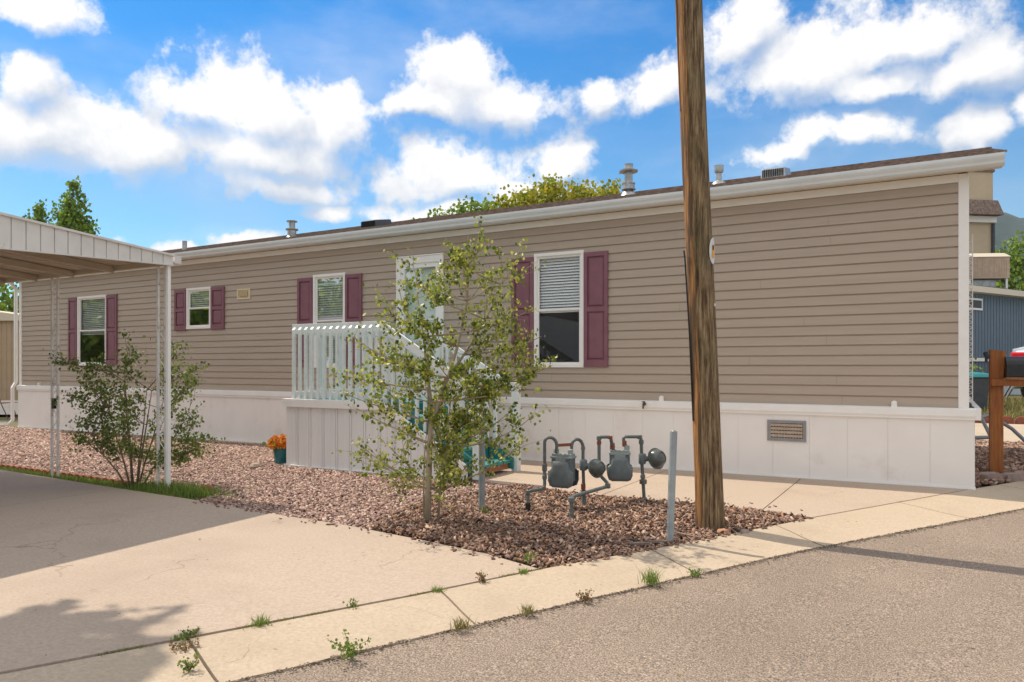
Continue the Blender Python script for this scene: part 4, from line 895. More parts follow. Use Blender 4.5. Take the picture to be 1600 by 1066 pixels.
build_meter(.50, 6.78, 'grey gas meter on the left with hooped pipes and a black taped leg', (.475, 6.80, .215, .515, .245), R(-26),
    [([(.145, 6.67, -.06), (.145, 6.67, .17), (.152, 6.672, .19), (.175, 6.68, .20), (.27, 6.73, .205), (.29, 6.745, .212), (.299, 6.75, .24), (.299, 6.75, .62)]+arc((.299, 6.75, .63), (.411, 6.75, .60), .69)+[(.405, 6.77, .53)], .0155),
     ([(.554, 6.84, .53)]+arc((.554, 6.84, .585), (.664, 6.88, .57), .655)+[(.664, 6.88, .40), (.672, 6.90, .2), (.676, 6.95, .10), (.689, 6.95, -.06)], .0155)],
    [((.145, 6.67, .185), .023, .02), ((.299, 6.75, .40), .024, .035), ((.299, 6.75, .31), .022, .02), ((.290, 6.748, .215), .022, .015), ((.672, 6.92, .14), .026, .025), ((.664, 6.88, .56), .020, .015), ((.68, 6.95, .06), .022, .05)],
    [((.668, 6.90, .20), .022, .03)], ((.785, 6.86, .375), .083, (.668, 6.88, .405)), ex1)
build_meter(1.05, 7.02, 'grey gas meter on the right with square bent pipes and rusty joints', (1.032, 7.06, .235, .52, .24), R(-6),
    [([(.509, 6.30, -.06), (.509, 6.30, .175), (.513, 6.303, .20), (.54, 6.33, .213), (.86, 6.78, .215), (.885, 6.80, .225), (.88, 6.83, .25), (.84, 6.92, .29), (.828, 7.0, .34), (.828, 7.0, .62), (.831, 7.0, .648), (.845, 7.0, .655), (.925, 7.0, .655), (.94, 7.0, .645), (.945, 7.0, .61), (.965, 7.05, .56), (.965, 7.05, .53)], .0165),
     ([(1.10, 7.06, .53), (1.095, 7.06, .56), (1.072, 7.06, .60), (1.070, 7.06, .635), (1.085, 7.06, .652), (1.215, 7.06, .652), (1.235, 7.06, .64), (1.240, 7.06, .61), (1.244, 7.06, .42), (1.262, 7.06, .15), (1.275, 7.06, -.06)], .0165)],
    [((.509, 6.30, .185), .030, .022), ((.885, 6.80, .222), .026, .022), ((.509, 6.30, .02), .022, .06), ((1.258, 7.06, .22), .036, .022), ((1.24, 7.06, .60), .024, .02), ((1.225, 7.06, .648), .024, .02), ((1.255, 7.06, .27), .024, .02), ((1.27, 7.06, .02), .028, .05), ((.828, 7.0, .645), .024, .02)],
    [((.828, 7.0, .60), .022, .018), ((.960, 7.04, .565), .024, .03), ((1.078, 7.06, .585), .022, .028), ((.935, 7.0, .65), .022, .016)], ((1.385, 7.06, .441), .096, (1.250, 7.06, .44)))

# ------------------------------------------------------------------ plants
def bez(a, b, bend, n=7):
    a = np.array(a, float); b = np.array(b, float); m = (a+b)/2+np.array(bend); t = np.linspace(0, 1, n)[:, None]
    return (1-t)**2*a+2*t*(1-t)*m+t*t*b
def shrub(root, trunk_paths, tips, nodes, leaf_mat, bark, n_leaf, lsize, seed, spread=.055, smallbark=None, depth=.35, twigs=5, mid=(0, 9, 0, 9)):
    """limbs grow from the nearest lower node towards each tip, twigs leave the outer half, leaves hang on the twigs"""
    r = np.random.default_rng(seed); tr = MB()
    for path, r0, r1 in trunk_paths:
        n = len(path); tr.tube(path, [r0+(r1-r0)*i/(n-1) for i in range(n)], 10)
    tr.build('trunk', bark, root, smooth=True, local=True)
    br = MB(); L = []
    for tx, tz in tips:
        ty = r.uniform(-depth, depth)*(.55+.45*r.random()); tip = np.array([tx, ty, tz])
        c = [nn for nn in nodes if nn[2] < tz-.12 or nn[2] < .8*tz] or [nodes[0]]
        st = min(c, key=lambda nn: abs(nn[0]-tx)*.8+abs(tz-nn[2])*1.0+r.uniform(0, .25)); st = np.array(st)
        ln = np.linalg.norm(tip-st); bend = np.array([(tx-st[0])*.12, ty*.2, -.05*ln if tz > st[2] else .18*ln])+r.normal(size=3)*.03
        P = bez(st, tip, bend, 9); br.tube([tuple(p) for p in P], [.0085*max(.35, min(1, ln/.8))*(1-.8*i/8)+.0012 for i in range(9)], 5)
        for _ in range(max(2, int(twigs*ln/.5))):
            t = r.uniform(.3, 1.0); i = min(7, int(t*8)); p = P[i]+(P[i+1]-P[i])*(t*8-i); dv = r.normal(size=3)*np.array([.10, .10, .08])+(tip-st)/ln*.07+np.array([0, 0, .02]); e = p+dv
            br.tube([tuple(p), tuple((p+e)/2+r.normal(size=3)*.01), tuple(e)], [.0028, .002, .001], 4, cap=False)
            for q in np.linspace(.25, 1, 5): L.append(p+(e-p)*q)
        L.append(tip)
    br.build('branches', smallbark or M_twig, root, smooth=True, local=True)
    L = np.array(L); wt = .45+np.exp(-((L[:, 0]-mid[0])/mid[1])**2-((L[:, 2]-mid[2])/mid[3])**2)*1.6; k = r.choice(len(L), n_leaf, p=wt/wt.sum()); C = L[k]+r.normal(size=(n_leaf, 3))*spread*.45
    leaves('foliage', C, lsize, leaf_mat, root)
def px_tip(lst, D): return [((u-800)/1150*D, 1.33-(v-572)/1150*D) for u, v in lst]
def build_aspen():
    bx, by = -.707, 6.16; X, Y = cf(bx, by); g = gz(X); t = thing('aspen_tree', 'young aspen tree with thin pale trunk in the mulch before the porch', 'tree', (X, Y, g), YAW)
    # outline of the crown in metres right of the trunk / above its foot
    T = [(.35, 2.42), (.48, 2.40), (.17, 2.28), (-.15, 2.25), (-.23, 2.0), (-.36, 1.72), (-.45, 1.88), (-.58, 1.6), (-.66, 1.28), (-.65, 1.12), (-.47, .96), (-.58, .70), (-.37, .70), (-.42, 1.18), (-.10, 2.03), (.12, 2.08), (.60, 2.33), (.76, 2.25), (.81, 2.18), (.70, 1.98), (.87, 1.83), (.95, 1.60), (.81, 1.40), (1.04, 1.36), (.88, 1.32), (.78, 1.18), (.86, .93), (.82, .72), (.70, .98), (.54, 1.14), (.49, .92), (.38, 1.4), (.17, 1.6), (-.04, 1.72), (-.15, 1.4), (-.31, 1.4), (.06, 1.88), (.28, 2.04), (.54, 1.88), (.49, 1.6),
         (.17, .66), (.28, .98), (.12, .45), (.02, 1.0), (.33, 1.18), (.0, 1.35), (.22, 1.3), (-.2, 1.05), (-.28, .85), (.6, 1.5), (.45, 2.15), (.3, 2.25), (.62, 2.1), (.62, 1.25), (-.45, 1.45), (.15, 2.2), (.72, 1.65), (-.12, 1.2), (.4, 1.0), (.1, 1.15), (-.35, 1.55), (.05, 1.5)]
    main = [(0, 0, -.03), (.005, 0, .33), (.016, 0, .65), (.032, 0, .88), (.075, 0, 1.0), (.118, .01, 1.14), (.17, .02, 1.26), (.25, .02, 1.52), (.33, .02, 1.9), (.34, .02, 2.2), (.36, .02, 2.42)]
    fork = [(.04, 0, .90), (.03, .0, 1.05), (0, -.03, 1.3), (-.03, -.04, 1.6), (-.08, -.05, 1.95)]
    suck = [(.08, .05, -.02), (.10, .06, .3), (.15, .06, .65), (.18, .05, .95), (.2, .05, 1.25)]
    suck2 = [(-.03, .04, -.02), (-.04, .05, .3), (-.03, .05, .62), (.0, .05, .95)]
    fk2 = [(.17, .02, 1.26), (.3, .08, 1.45), (.48, .12, 1.75), (.62, .12, 2.05)]
    nodes = main[3:]+fork[1:]+fk2+suck[1:]+[(.08, 0, 1.0)]
    shrub(t, [(main, .031, .005), (fork, .018, .004), (suck, .012, .004), (suck2, .009, .003), (fk2, .014, .004)], T+[(.08, .25), (.15, .35), (.2, .5), (.22, .65), (.12, .6), (.28, .55), (.3, .75), (.1, .8), (.25, .9), (.18, .42), (-.45, .55), (-.55, .62), (-.33, .42), (-.2, .5), (.05, .95), (.35, .6), (.2, .8), (.4, .8)], nodes, M_leaf, M_bark, 10500, .032, 11, smallbark=M_bark, depth=.36, spread=.045, twigs=8, mid=(.22, .42, 1.35, .75))
build_aspen()
def build_bush():
    X, Y = cf(-4.30, 8.38); g = gz(X); t = thing('bush', 'loose many stemmed green bush beside the carport corner post', 'bush', (X, Y, g), YAW)
    px = [(190, 535), (215, 548), (120, 650), (108, 615), (130, 590), (150, 600), (118, 690), (160, 700), (325, 575), (300, 600), (332, 680), (310, 700), (290, 715), (270, 545), (240, 580), (300, 650), (250, 650), (180, 600), (160, 640), (205, 610), (230, 620), (180, 660), (210, 670), (140, 670), (270, 620), (200, 700), (240, 700), (95, 560), (270, 690), (170, 570)]
    T = [(x+4.30, z-g) for x, z in px_tip(px, 8.38)]
    stems = []; nodes = []
    for i, (dx, h) in enumerate(((-.28, .9), (-.15, 1.2), (-.04, 1.3), (.08, 1.1), (.2, 1.1), (.33, .9), (.45, .7), (-.4, .6))):
        yy = .12*math.sin(i*2.4); pth = [(dx*.15, yy*.3, -.02), (dx*.4, yy*.5, h*.3), (dx*.75, yy, h*.65), (dx*1.05, yy*1.2, h)]; stems.append((pth, .012, .004)); nodes += pth[1:]
    shrub(t, stems, T+[(a*.8+.05*math.sin(i), b*.86) for i, (a, b) in enumerate(T)], nodes, M_leaf2, M_twig, 6200, .034, 21, depth=.4, spread=.07, twigs=7)
build_bush()

def crown_tree(name, label, loc, blobs, h, leafm, n, lsize, seed, rz=YAW, group=None, tr=.12):
    """blobs: (x, y, z, rx, ry, rz) relative to the foot"""
    r = np.random.default_rng(seed); t = thing(name, label, 'tree', loc, rz, group); tb = MB()
    tb.tube([(0, 0, -.1), (.05, 0, h*.3), (-.03, .05, h*.6), (0, 0, h*.92)], [tr, tr*.8, tr*.5, tr*.15], 10)
    vol = np.array([b[3]*b[4]*b[5] for b in blobs])**.8; vol /= vol.sum(); C = []
    for b, q in zip(blobs, vol):
        nc = max(5, int(n*q/26)); d = r.normal(size=(nc, 3)); d /= np.linalg.norm(d, axis=1)[:, None]; rad = r.uniform(.35, 1.0, nc)**.6
        cc = np.array(b[:3])+d*rad[:, None]*np.array(b[3:]); m = max(6, int(n*q/nc)); sc = min(b[3], b[5])*.20+.05
        for c in cc: C.append(c+r.normal(size=(m, 3))*sc*np.array([1, 1, .8]))
        tb.tube([(0, 0, h*.35), tuple((np.array([0, 0, h*.5])+np.array(b[:3]))/2+r.normal(size=3)*.1), tuple(b[:3])], [tr*.5, tr*.3, tr*.1], 6)
        for c in cc[::3]: tb.tube([tuple(b[:3]), tuple((np.array(b[:3])+c)/2+r.normal(size=3)*.05), tuple(c)], [tr*.14, tr*.09, tr*.03], 4)
    tb.build('trunk', M_twig, t, smooth=True, local=True); leaves('crown', np.concatenate(C), lsize, leafm, t)
    return t
def bg_trees():
    def at(x, y): X, Y = cf(x, y); return (X, Y, gz(X))
    rr = random.Random(9)
    # left, two leafy spires above the carport
    crown_tree('leafy_tree', 'tall green tree with pointed top rising behind the carport fascia', at(-15.5, 26), [(.02, 0, 7.75, .20, .2, .42), (.0, 0, 7.05, .42, .4, .55), (-.28, 0, 7.15, .16, .2, .35), (0, 0, 6.35, .62, .6, .6), (.22, 0, 6.0, .55, .5, .5), (.05, 0, 5.5, .85, .7, .7), (.0, 0, 4.6, 1.0, .9, .8)], 7.8, M_leafg, 9000, .12, 1, group='trees behind the home')
    crown_tree('leafy_tree', 'lower thin topped green tree left of the pointed one behind carport', at(-17.1, 26.5), [(.10, 0, 7.0, .18, .2, .40), (.05, 0, 6.5, .34, .4, .45), (-.42, 0, 6.5, .22, .2, .35), (.35, 0, 6.1, .5, .4, .5), (-.55, 0, 6.0, .4, .4, .45), (0, 0, 5.3, .9, .8, .7)], 6.9, M_leafg, 6500, .12, 2, group='trees behind the home')
    crown_tree('leafy_tree', 'bright green tree seen under the carport roof behind the tan shed', at(-18.3, 25), [(0, 0, 3.4, 1.9, 1.2, 1.3), (1.0, 0, 2.6, 1.2, 1, 1), (-1.3, 0, 2.8, 1.3, 1, 1.1)], 3.6, M_leafg, 4200, .15, 3, group='trees behind the home')
    # middle, over the roof
    crown_tree('leafy_tree', 'bright green treetop showing above the middle of the roof', at(-1.55, 21), [(-1.5, 0, 4.75, .45, .8, .5), (-1.0, 0, 4.95, .5, .8, .6), (-.4, 0, 5.15, .55, .8, .65), (.25, 0, 5.3, .55, .8, .7), (.85, 0, 5.4, .5, .8, .7), (0, 0, 4.3, 1.5, 1.1, .8)], 4.8, M_leafg, 10000, .11, 4, group='trees behind the home')
    crown_tree('leafy_tree', 'yellow green treetop above the roof beside the tall flue', at(1.2, 20), [(-1.45, 0, 5.3, .5, .7, .75), (-.8, 0, 5.5, .5, .8, .75), (-.1, 0, 5.7, .55, .8, .75), (.6, 0, 5.7, .6, .8, .75), (1.3, 0, 5.6, .5, .8, .75), (0, 0, 4.8, 1.7, 1.2, .9)], 5.2, M_leafy, 12000, .11, 5, group='trees behind the home')
    # right, behind the blue house
    crown_tree('leafy_tree', 'bright green tree behind the rooftop cooler at the right', at(28.2, 40), [(-.3, 0, 7.2, 1.5, 1.2, 1.3), (-1.1, 0, 5.6, 1.5, 1.3, 1.6), (1.5, 0, 6.9, 1.8, 1.5, 1.8), (0, 0, 4.2, 2.3, 2, 1.6)], 7, M_leafg, 6500, .22, 6, group='trees behind the home', tr=.25)
    # large tree off to the left whose crown shades the near corner of the driveway
    crown_tree('shade_tree', 'large cottonwood standing beyond the street end of the carport', (14.6, 9.9, -.1), [(-2.0, -.8, 7.0, 2.0, 1.8, 1.2), (-6.0, -2.4, 6.3, .95, 1.0, .3), (-5.4, -1.3, 6.4, 1.3, 1.3, .35), (-6.35, -2.9, 6.2, .5, .45, .2), (-4.4, -.8, 6.5, 1.2, 1.2, .5), (0, .5, 6.4, 1.8, 1.8, 1.4)], 6.6, M_leafg, 38000, .17, 8, rz=0, tr=.3)
    for i, (x, y, k) in enumerate([(24, 19, .9), (34, 23, 1.0), (36, 11, .9), (48, 18, 1.2), (33, 16, .85), (42, 24, 1.1)]):  # unseen trees, added to give the window panes something green to reflect
        crown_tree('reflection_tree', ['round crowned', 'broad crowned', 'bushy', 'massive', 'short rounded', 'tall domed'][i]+' green tree out of view added for the window reflections', (x, y, -.1), [(0, 0, 4.4*k, 3*k, 3*k, 2.4*k), (1.2, .5, 2.8*k, 2.6*k, 2.6*k, 1.7*k)], 4.6*k, M_leafg, 3200, .34, 60+i, rz=0, group='unseen trees added for window reflections', tr=.25)
bg_trees()

# ------------------------------------------------------------------ grass and weeds
def blades(name, P, z, h, w, mt, seed, parent=None, lean=.5):
    r = np.random.default_rng(seed); n = len(P); a = r.uniform(0, 6.28, n); hh = h*r.uniform(.45, 1.1, n); le = hh*lean*r.uniform(.1, 1, n); b = r.uniform(0, 6.28, n)
    c, s = np.cos(a), np.sin(a); ww = w*r.uniform(.6, 1.2, n); B = np.stack([P[:, 0], P[:, 1], z], -1)
    o = np.stack([c*ww, s*ww, 0*c], -1); mid = B+np.stack([np.cos(b)*le*.35, np.sin(b)*le*.35, hh*.6], -1); tip = B+np.stack([np.cos(b)*le, np.sin(b)*le, hh], -1)
    V = np.stack([B-o, B+o, mid+o*.8, tip, mid-o*.8, B], 1).reshape(-1, 3); F = (np.array([[0, 1, 2, 4], [4, 2, 3, 3]])[None]+np.arange(n)[:, None, None]*6)
    V = np.stack([B-o, B+o, mid+o*.8, mid-o*.8, tip, tip+o*.1], 1).reshape(-1, 3); F = (np.array([[0, 1, 2, 3], [3, 2, 5, 4]])[None]+np.arange(n)[:, None, None]*6).reshape(-1, 4)
    return raw_mesh(name, V, F, mt, parent)
def weeds():
    r = np.random.default_rng(31)
    # grass strip between driveway and scalloped edging
    P = sample_poly([(7.0, 4.05), (8.2, 4.03), (9.0, 4.02), (14, 3.96), (14, 4.12), (11, 4.16), (9.4, 4.25), (8.0, 4.33), (6.9, 4.38)], 2600)
    struct(blades('grass', P, -.0062*P[:, 0], .055, .0035, M_grass, 1), 'short bright grass between the driveway and brick edging', 'stuff', 'grass')
    P = np.concatenate([r.normal((7.25, 4.12), (.25, .10), (900, 2)), r.normal((7.75, 4.08), (.2, .08), (300, 2))]); P = P[P[:, 1] < 4.33]
    struct(blades('tall_grass', P, -.0062*P[:, 0], .13, .004, M_grass, 2), 'taller grass tufts round the foot of the carport corner post', 'stuff', 'grass')
    P = sample_poly([(-9, -10.9), (4, -10.9), (4, -14.5), (-9, -14.5)], 260)
    struct(blades('verge_grass', P, np.clip((-10.9-P[:, 1])*.12, 0, .5)+.0, .16, .014, M_dry, 3), 'dry yellow green grass bank before the blue house', 'stuff', 'grass')
    mb = MB(); mb.hexa([(-9, -10.85, -.06), (4, -10.85, -.06), (4, -16, -.06), (-9, -16, -.06)], [(-9, -10.85, 0.02), (4, -10.85, 0.02), (4, -16, .52), (-9, -16, .52)]); struct(mb.build('grass_bank', M_ground))
    # moss and small growth in the joint along the gutter
    ys = np.concatenate([r.uniform(4.9, 8.6, 2600), r.normal(7.5, .25, 900), r.normal(5.3, .2, 300)]); ys = ys[(np.sin(ys*9)+np.sin(ys*23+1)+np.sin(ys*3.1)*1.2) > .25]; P = np.stack([[lerp_line(PAN_BACK, y) for y in ys], ys], -1)+r.normal(size=(len(ys), 2))*.006
    struct(blades('joint_growth', P, -.0062*P[:, 0]+.012, .030, .0028, M_dry, 4, lean=.9), 'thin dry growth in the joint between driveway and gutter', 'stuff', 'moss')
    W_ = [('weed', 'bushy bright green weed at the asphalt edge nearest the street viewer', (2.62, 6.60), .085, 80, M_grass, .16, 'leafy'),
          ('grass_tuft', 'largest upright grass tuft at the gutter edge below the mulch corner', (1.77, 4.88), .10, 130, M_grass, .07, 'blade'),
          ('grass_tuft', 'straw coloured tuft at the asphalt edge left of the large tuft', (2.16, 5.72), .05, 90, M_dry, .06, 'blade'),
          ('weed', 'small reddish brown dead weed on the gutter lip', (1.985, 5.35), .045, 45, M_red, .06, 'leafy'),
          ('grass_tuft', 'flat yellow green tuft on the asphalt edge before a gutter joint', (2.345, 6.09), .06, 90, M_dry, .06, 'blade'),
          ('grass_tuft', 'thick short grass clump in the driveway joint left of the first gutter joint', (3.256, 6.57), .06, 110, M_grass, .07, 'blade'),
          ('weed', 'sprawling round leaved weed at the driveway joint by a gutter seam', (3.42, 6.86), .03, 70, M_grass, .08, 'leafy'),
          ('weed', 'tiny green weed in the driveway joint right of the grass clump', (3.035, 6.12), .045, 26, M_grass, .03, 'leafy'),
          ('grass_tuft', 'low green tuft where driveway joint meets the middle gutter seam', (2.80, 5.67), .045, 80, M_grass, .055, 'blade'),
          ('weed', 'wiry dark stemmed weed in the joint below the tree shadow', (2.66, 5.38), .07, 40, M_red, .035, 'leafy'),
          ('grass_tuft', 'small green tuft in the joint under the aspen shadow', (2.545, 5.10), .05, 70, M_grass, .045, 'blade'),
          ('weed', 'dry brown weed growing from the gutter seam at lower left', (3.33, 6.95), .03, 45, M_red, .07, 'leafy'),
          ('weed', 'green weed low in the gutter seam at bottom of the picture', (3.10, 7.09), .05, 40, M_grass, .045, 'leafy'),
          ('weed', 'green weed growing at the foot of the rear steel post', (3.72, 3.66), .10, 40, M_grass, .05, 'leafy'),
          ('grass_tuft', 'sparse green tuft on the mulch edge near its pointed corner', (2.66, 4.80), .07, 60, M_grass, .06, 'blade'),
          ('weed', 'little green weed at the road edge right of the large tuft', (1.60, 4.55), .025, 40, M_grass, .05, 'leafy')]
    for i, (nm, lab, (x, y), h, n, mt, sp, kind) in enumerate(W_):
        if kind == 'blade':
            q = r.normal(size=(n, 2))*sp*.35; o = blades(nm, q, 0*q[:, 0], h, .0022, mt, 50+i, lean=1.0)
        else:
            C = []; st = MB()
            for k in range(9):
                a = r.uniform(0, 6.28); L = r.uniform(.5, 1); e = np.array([math.cos(a)*sp*L, math.sin(a)*sp*L, h*r.uniform(.35, 1)]); st.tube([(0, 0, -.01), tuple(e*.5+np.array([0, 0, h*.1])), tuple(e)], [.002, .0015, .001], 4)
                for q in np.linspace(.25, 1, max(2, n//9)): C.append(e*q+r.normal(size=3)*.007)
            st_o = None; o = leaves(nm, np.repeat(np.array(C), 3, 0)+r.normal(size=(3*len(C), 3))*.006, .013+.02*min(h, .2), mt); st_o = st.build('stem', M_twig, o, local=True)
        o.location = base(x, y, .022 if x < 4 else .02); tag(o, lab, 'weed')
weeds()

# ------------------------------------------------------------------ edging, rocks, litter
def rock(mb, c, s, seed, n=9):
    r = np.random.default_rng(seed); vs = []
    for i in range(5):
        ph = math.pi*i/4
        for k in range(n):
            a = 2*math.pi*k/n; q = 1+r.uniform(-.16, .16); vs.append((c[0]+s[0]*math.sin(ph+.001)*math.cos(a)*q, c[1]+s[1]*math.sin(ph+.001)*math.sin(a)*q, c[2]+s[2]*math.cos(ph)*(1+r.uniform(-.08, .08))))
    mb.add(vs, [(i*n+k, i*n+(k+1) % n, (i+1)*n+(k+1) % n, (i+1)*n+k) for i in range(4) for k in range(n)]+[tuple(range(n-1, -1, -1)), tuple(4*n+k for k in range(n))])
def edging():
    m = MB()
    def scallop(x0, x1, y, z, w=.15, h=.10, slope=0):
        x = x0
        while x < x1:
            pts = [(x+.005, z-.08), (x+w-.005, z-.08)]+[(x+w*.5+(w*.5-.005)*math.cos(a), z+h*.45+h*.45*math.sin(a)) for a in np.linspace(0, math.pi, 8)]
            m.prism(pts, y+slope*(x-x0), y+slope*(x-x0)+.045); x += w
    scallop(7.3, 14.5, 3.97, gz(9)-.03, h=.085, slope=-.006)
    tag(m.build('brick_edging', M_brick, smooth=False), 'row of small red scalloped edging bricks along the gravel', 'edging')
    m2 = MB(); x = -9
    while x < 3:
        pts = [(x+.005, -.03), (x+.295, -.03)]+[(x+.15+.14*math.cos(a), .11+.09*math.sin(a)) for a in np.linspace(0, math.pi, 8)]; m2.prism(pts, -10.84, -10.76); x += .30
    tag(m2.build('brick_edging', M_brick), 'red scalloped edging before the dry grass bank at right', 'edging')
    for i, (x, y, s, lab, mt) in enumerate([(*cf(1.66, 5.77), (.062, .045, .040), 'orange rock at the foot of the utility pole', M_rock), (*cf(1.83, 5.80), (.045, .04, .032), 'pinkish rock just right of the orange one at the pole', M_block),
            (*cf(1.99, 6.15), (.085, .05, .022), 'flat orange stone slab in mulch right of the pole', M_rock), (*cf(-3.32, 8.0), (.12, .05, .05), 'broken red brick edging piece on the gravel by the driveway', M_brick),
            (*cf(-3.45, 9.9), (.09, .07, .05), 'pale grey stone on gravel left of the flower pot', M_conc2), (*cf(5.55, 9.1), (.15, .12, .11), 'large rough stone between the skirting and the mailbox post', M_block)]):
        q = MB(); rock(q, (0, 0, 0), s, i+3); o = q.build('rock', mt, bevel=.004); o.location = base(x, y, s[2]*.45+.012); o.rotation_euler = (0, 0, YAW+i); tag(o, lab, 'rock')
    for i, (x, y, rz, lab) in enumerate([(5.50, 8.42, .1, 'left pinkish concrete block at the foot of the mailbox post'), (5.72, 8.36, -.15, 'middle pinkish concrete block before the mailbox post'), (5.93, 8.50, .5, 'right pinkish concrete block behind the other two at the mailbox post')]):
        X, Y = cf(x, y); q = MB(); q.prism([(-.11, 0), (.11, 0), (.105, .09), (.08, .105), (-.08, .105), (-.105, .09)], -.07, .07); o = q.build('block', M_block, bevel=.008); o.location = base(X, Y, -.005); o.rotation_euler = (0, 0, YAW+rz); tag(o, lab, 'block')
    # long splinters of bark near the front steel post
    for i, (x, y, l, a, lab) in enumerate([(1.10, 5.42, .20, .35, 'long grey bark splinter at the foot of the front steel post'), (1.33, 5.62, .22, -.7, 'long grey bark splinter lying between steel post and pole'), (.93, 5.36, .16, .15, 'short bark splinter on the mulch edge left of the steel post'), (1.40, 7.02, .34, .05, 'dark flat board lying under the right gas meter')]):
        X, Y = cf(x, y); q = MB(); w = .012 if i < 3 else .05
        q.prism([(-l/2, 0), (-l*.3, -.2*w), (l*.35, -.3*w), (l/2, .4*w), (l*.3, w), (-l*.4, .9*w)], 0, .012, 'z'); o = q.build('bark_splinter' if i < 3 else 'board', mat('grey_splinter', (0.30, 0.24, 0.20), (0.20, 0.15, 0.12), rough=.9, scale=20) if i < 3 else M_bin, bevel=.002); o.location = base(X, Y, .045); o.rotation_euler = (0.05, .05, YAW+a); tag(o, lab, 'splinter' if i < 3 else 'board')
    # fallen leaves / debris specks
    r = np.random.default_rng(5); P = np.concatenate([np.stack([r.uniform(2.6, 7.5, 60), r.uniform(4.8, 8, 60)], -1), np.stack([r.uniform(-3, 2.3, 60), r.uniform(1.0, 7, 60)], -1)]); ok = (P[:, 0] < 2.3) | (P[:, 0] > 3.4)
    P = P[ok]; C = np.stack([P[:, 0], P[:, 1], -.0062*P[:, 0]+.045], -1)
    o = leaves('leaf_litter', C, .018, M_red, tilt=.35); struct(o, 'small dry leaves scattered on the road and driveway', 'stuff', 'litter')
edging()

# ------------------------------------------------------------------ mailbox
def mailbox():
    X, Y = cf(5.84, 8.88); t = thing('mailbox', 'black mailbox on an orange stained timber post at right edge', 'mailbox', base(X, Y), YAW-R(24))
    m = MB(); m.prism([(-.06, -.1), (.06, -.1), (.06, 1.20), (.075, 1.36), (.085, 1.50), (-.06, 1.52)], -.06, .06); m.build('post', M_post, t, local=True, bevel=.006)
    m = MB(); m.box(-.07, .95, -.14, -.062, 1.09, 1.17); m.build('arm', M_post, t, local=True, bevel=.006)
    m = MB(); m.box(.07, .95, -.20, .16, 1.174, 1.195); m.build('shelf', M_post, t, local=True)
    b = MB(); w = .17; pts = [(-.19, 1.218), (.15, 1.218), (.15, 1.36)]+[(-.02+.17*math.cos(a), 1.36+.10*math.sin(a)) for a in np.linspace(.2, math.pi-.2, 9)]+[(-.19, 1.36)]
    b.prism([(p, q-.02) for p, q in pts], .075, .70, 'x'); body = b.build('box', M_black, t, local=True, bevel=.006)
    d = MB(); d.prism([(a*1.03-.0, bb if bb < 1.22 else bb+.004) for a, bb in pts], .70, .715, 'x'); d.build('lid', M_black, body, local=True)
    f = MB(); f.box(-.13, -.10, -.10, -.09, 1.38, 1.50); f.lathe([(0, 0), (.03, .004), (.03, .012), (0, .016)], (-.10, -.09, 1.44), 10, Matrix.Rotation(R(90), 3, 'X')); f.tube([(-.08, -.07, 1.43), (-.13, -.08, 1.45), (-.135, -.08, 1.49)], .012, 6); f.build('hook', M_black, t, local=True)
mailbox()

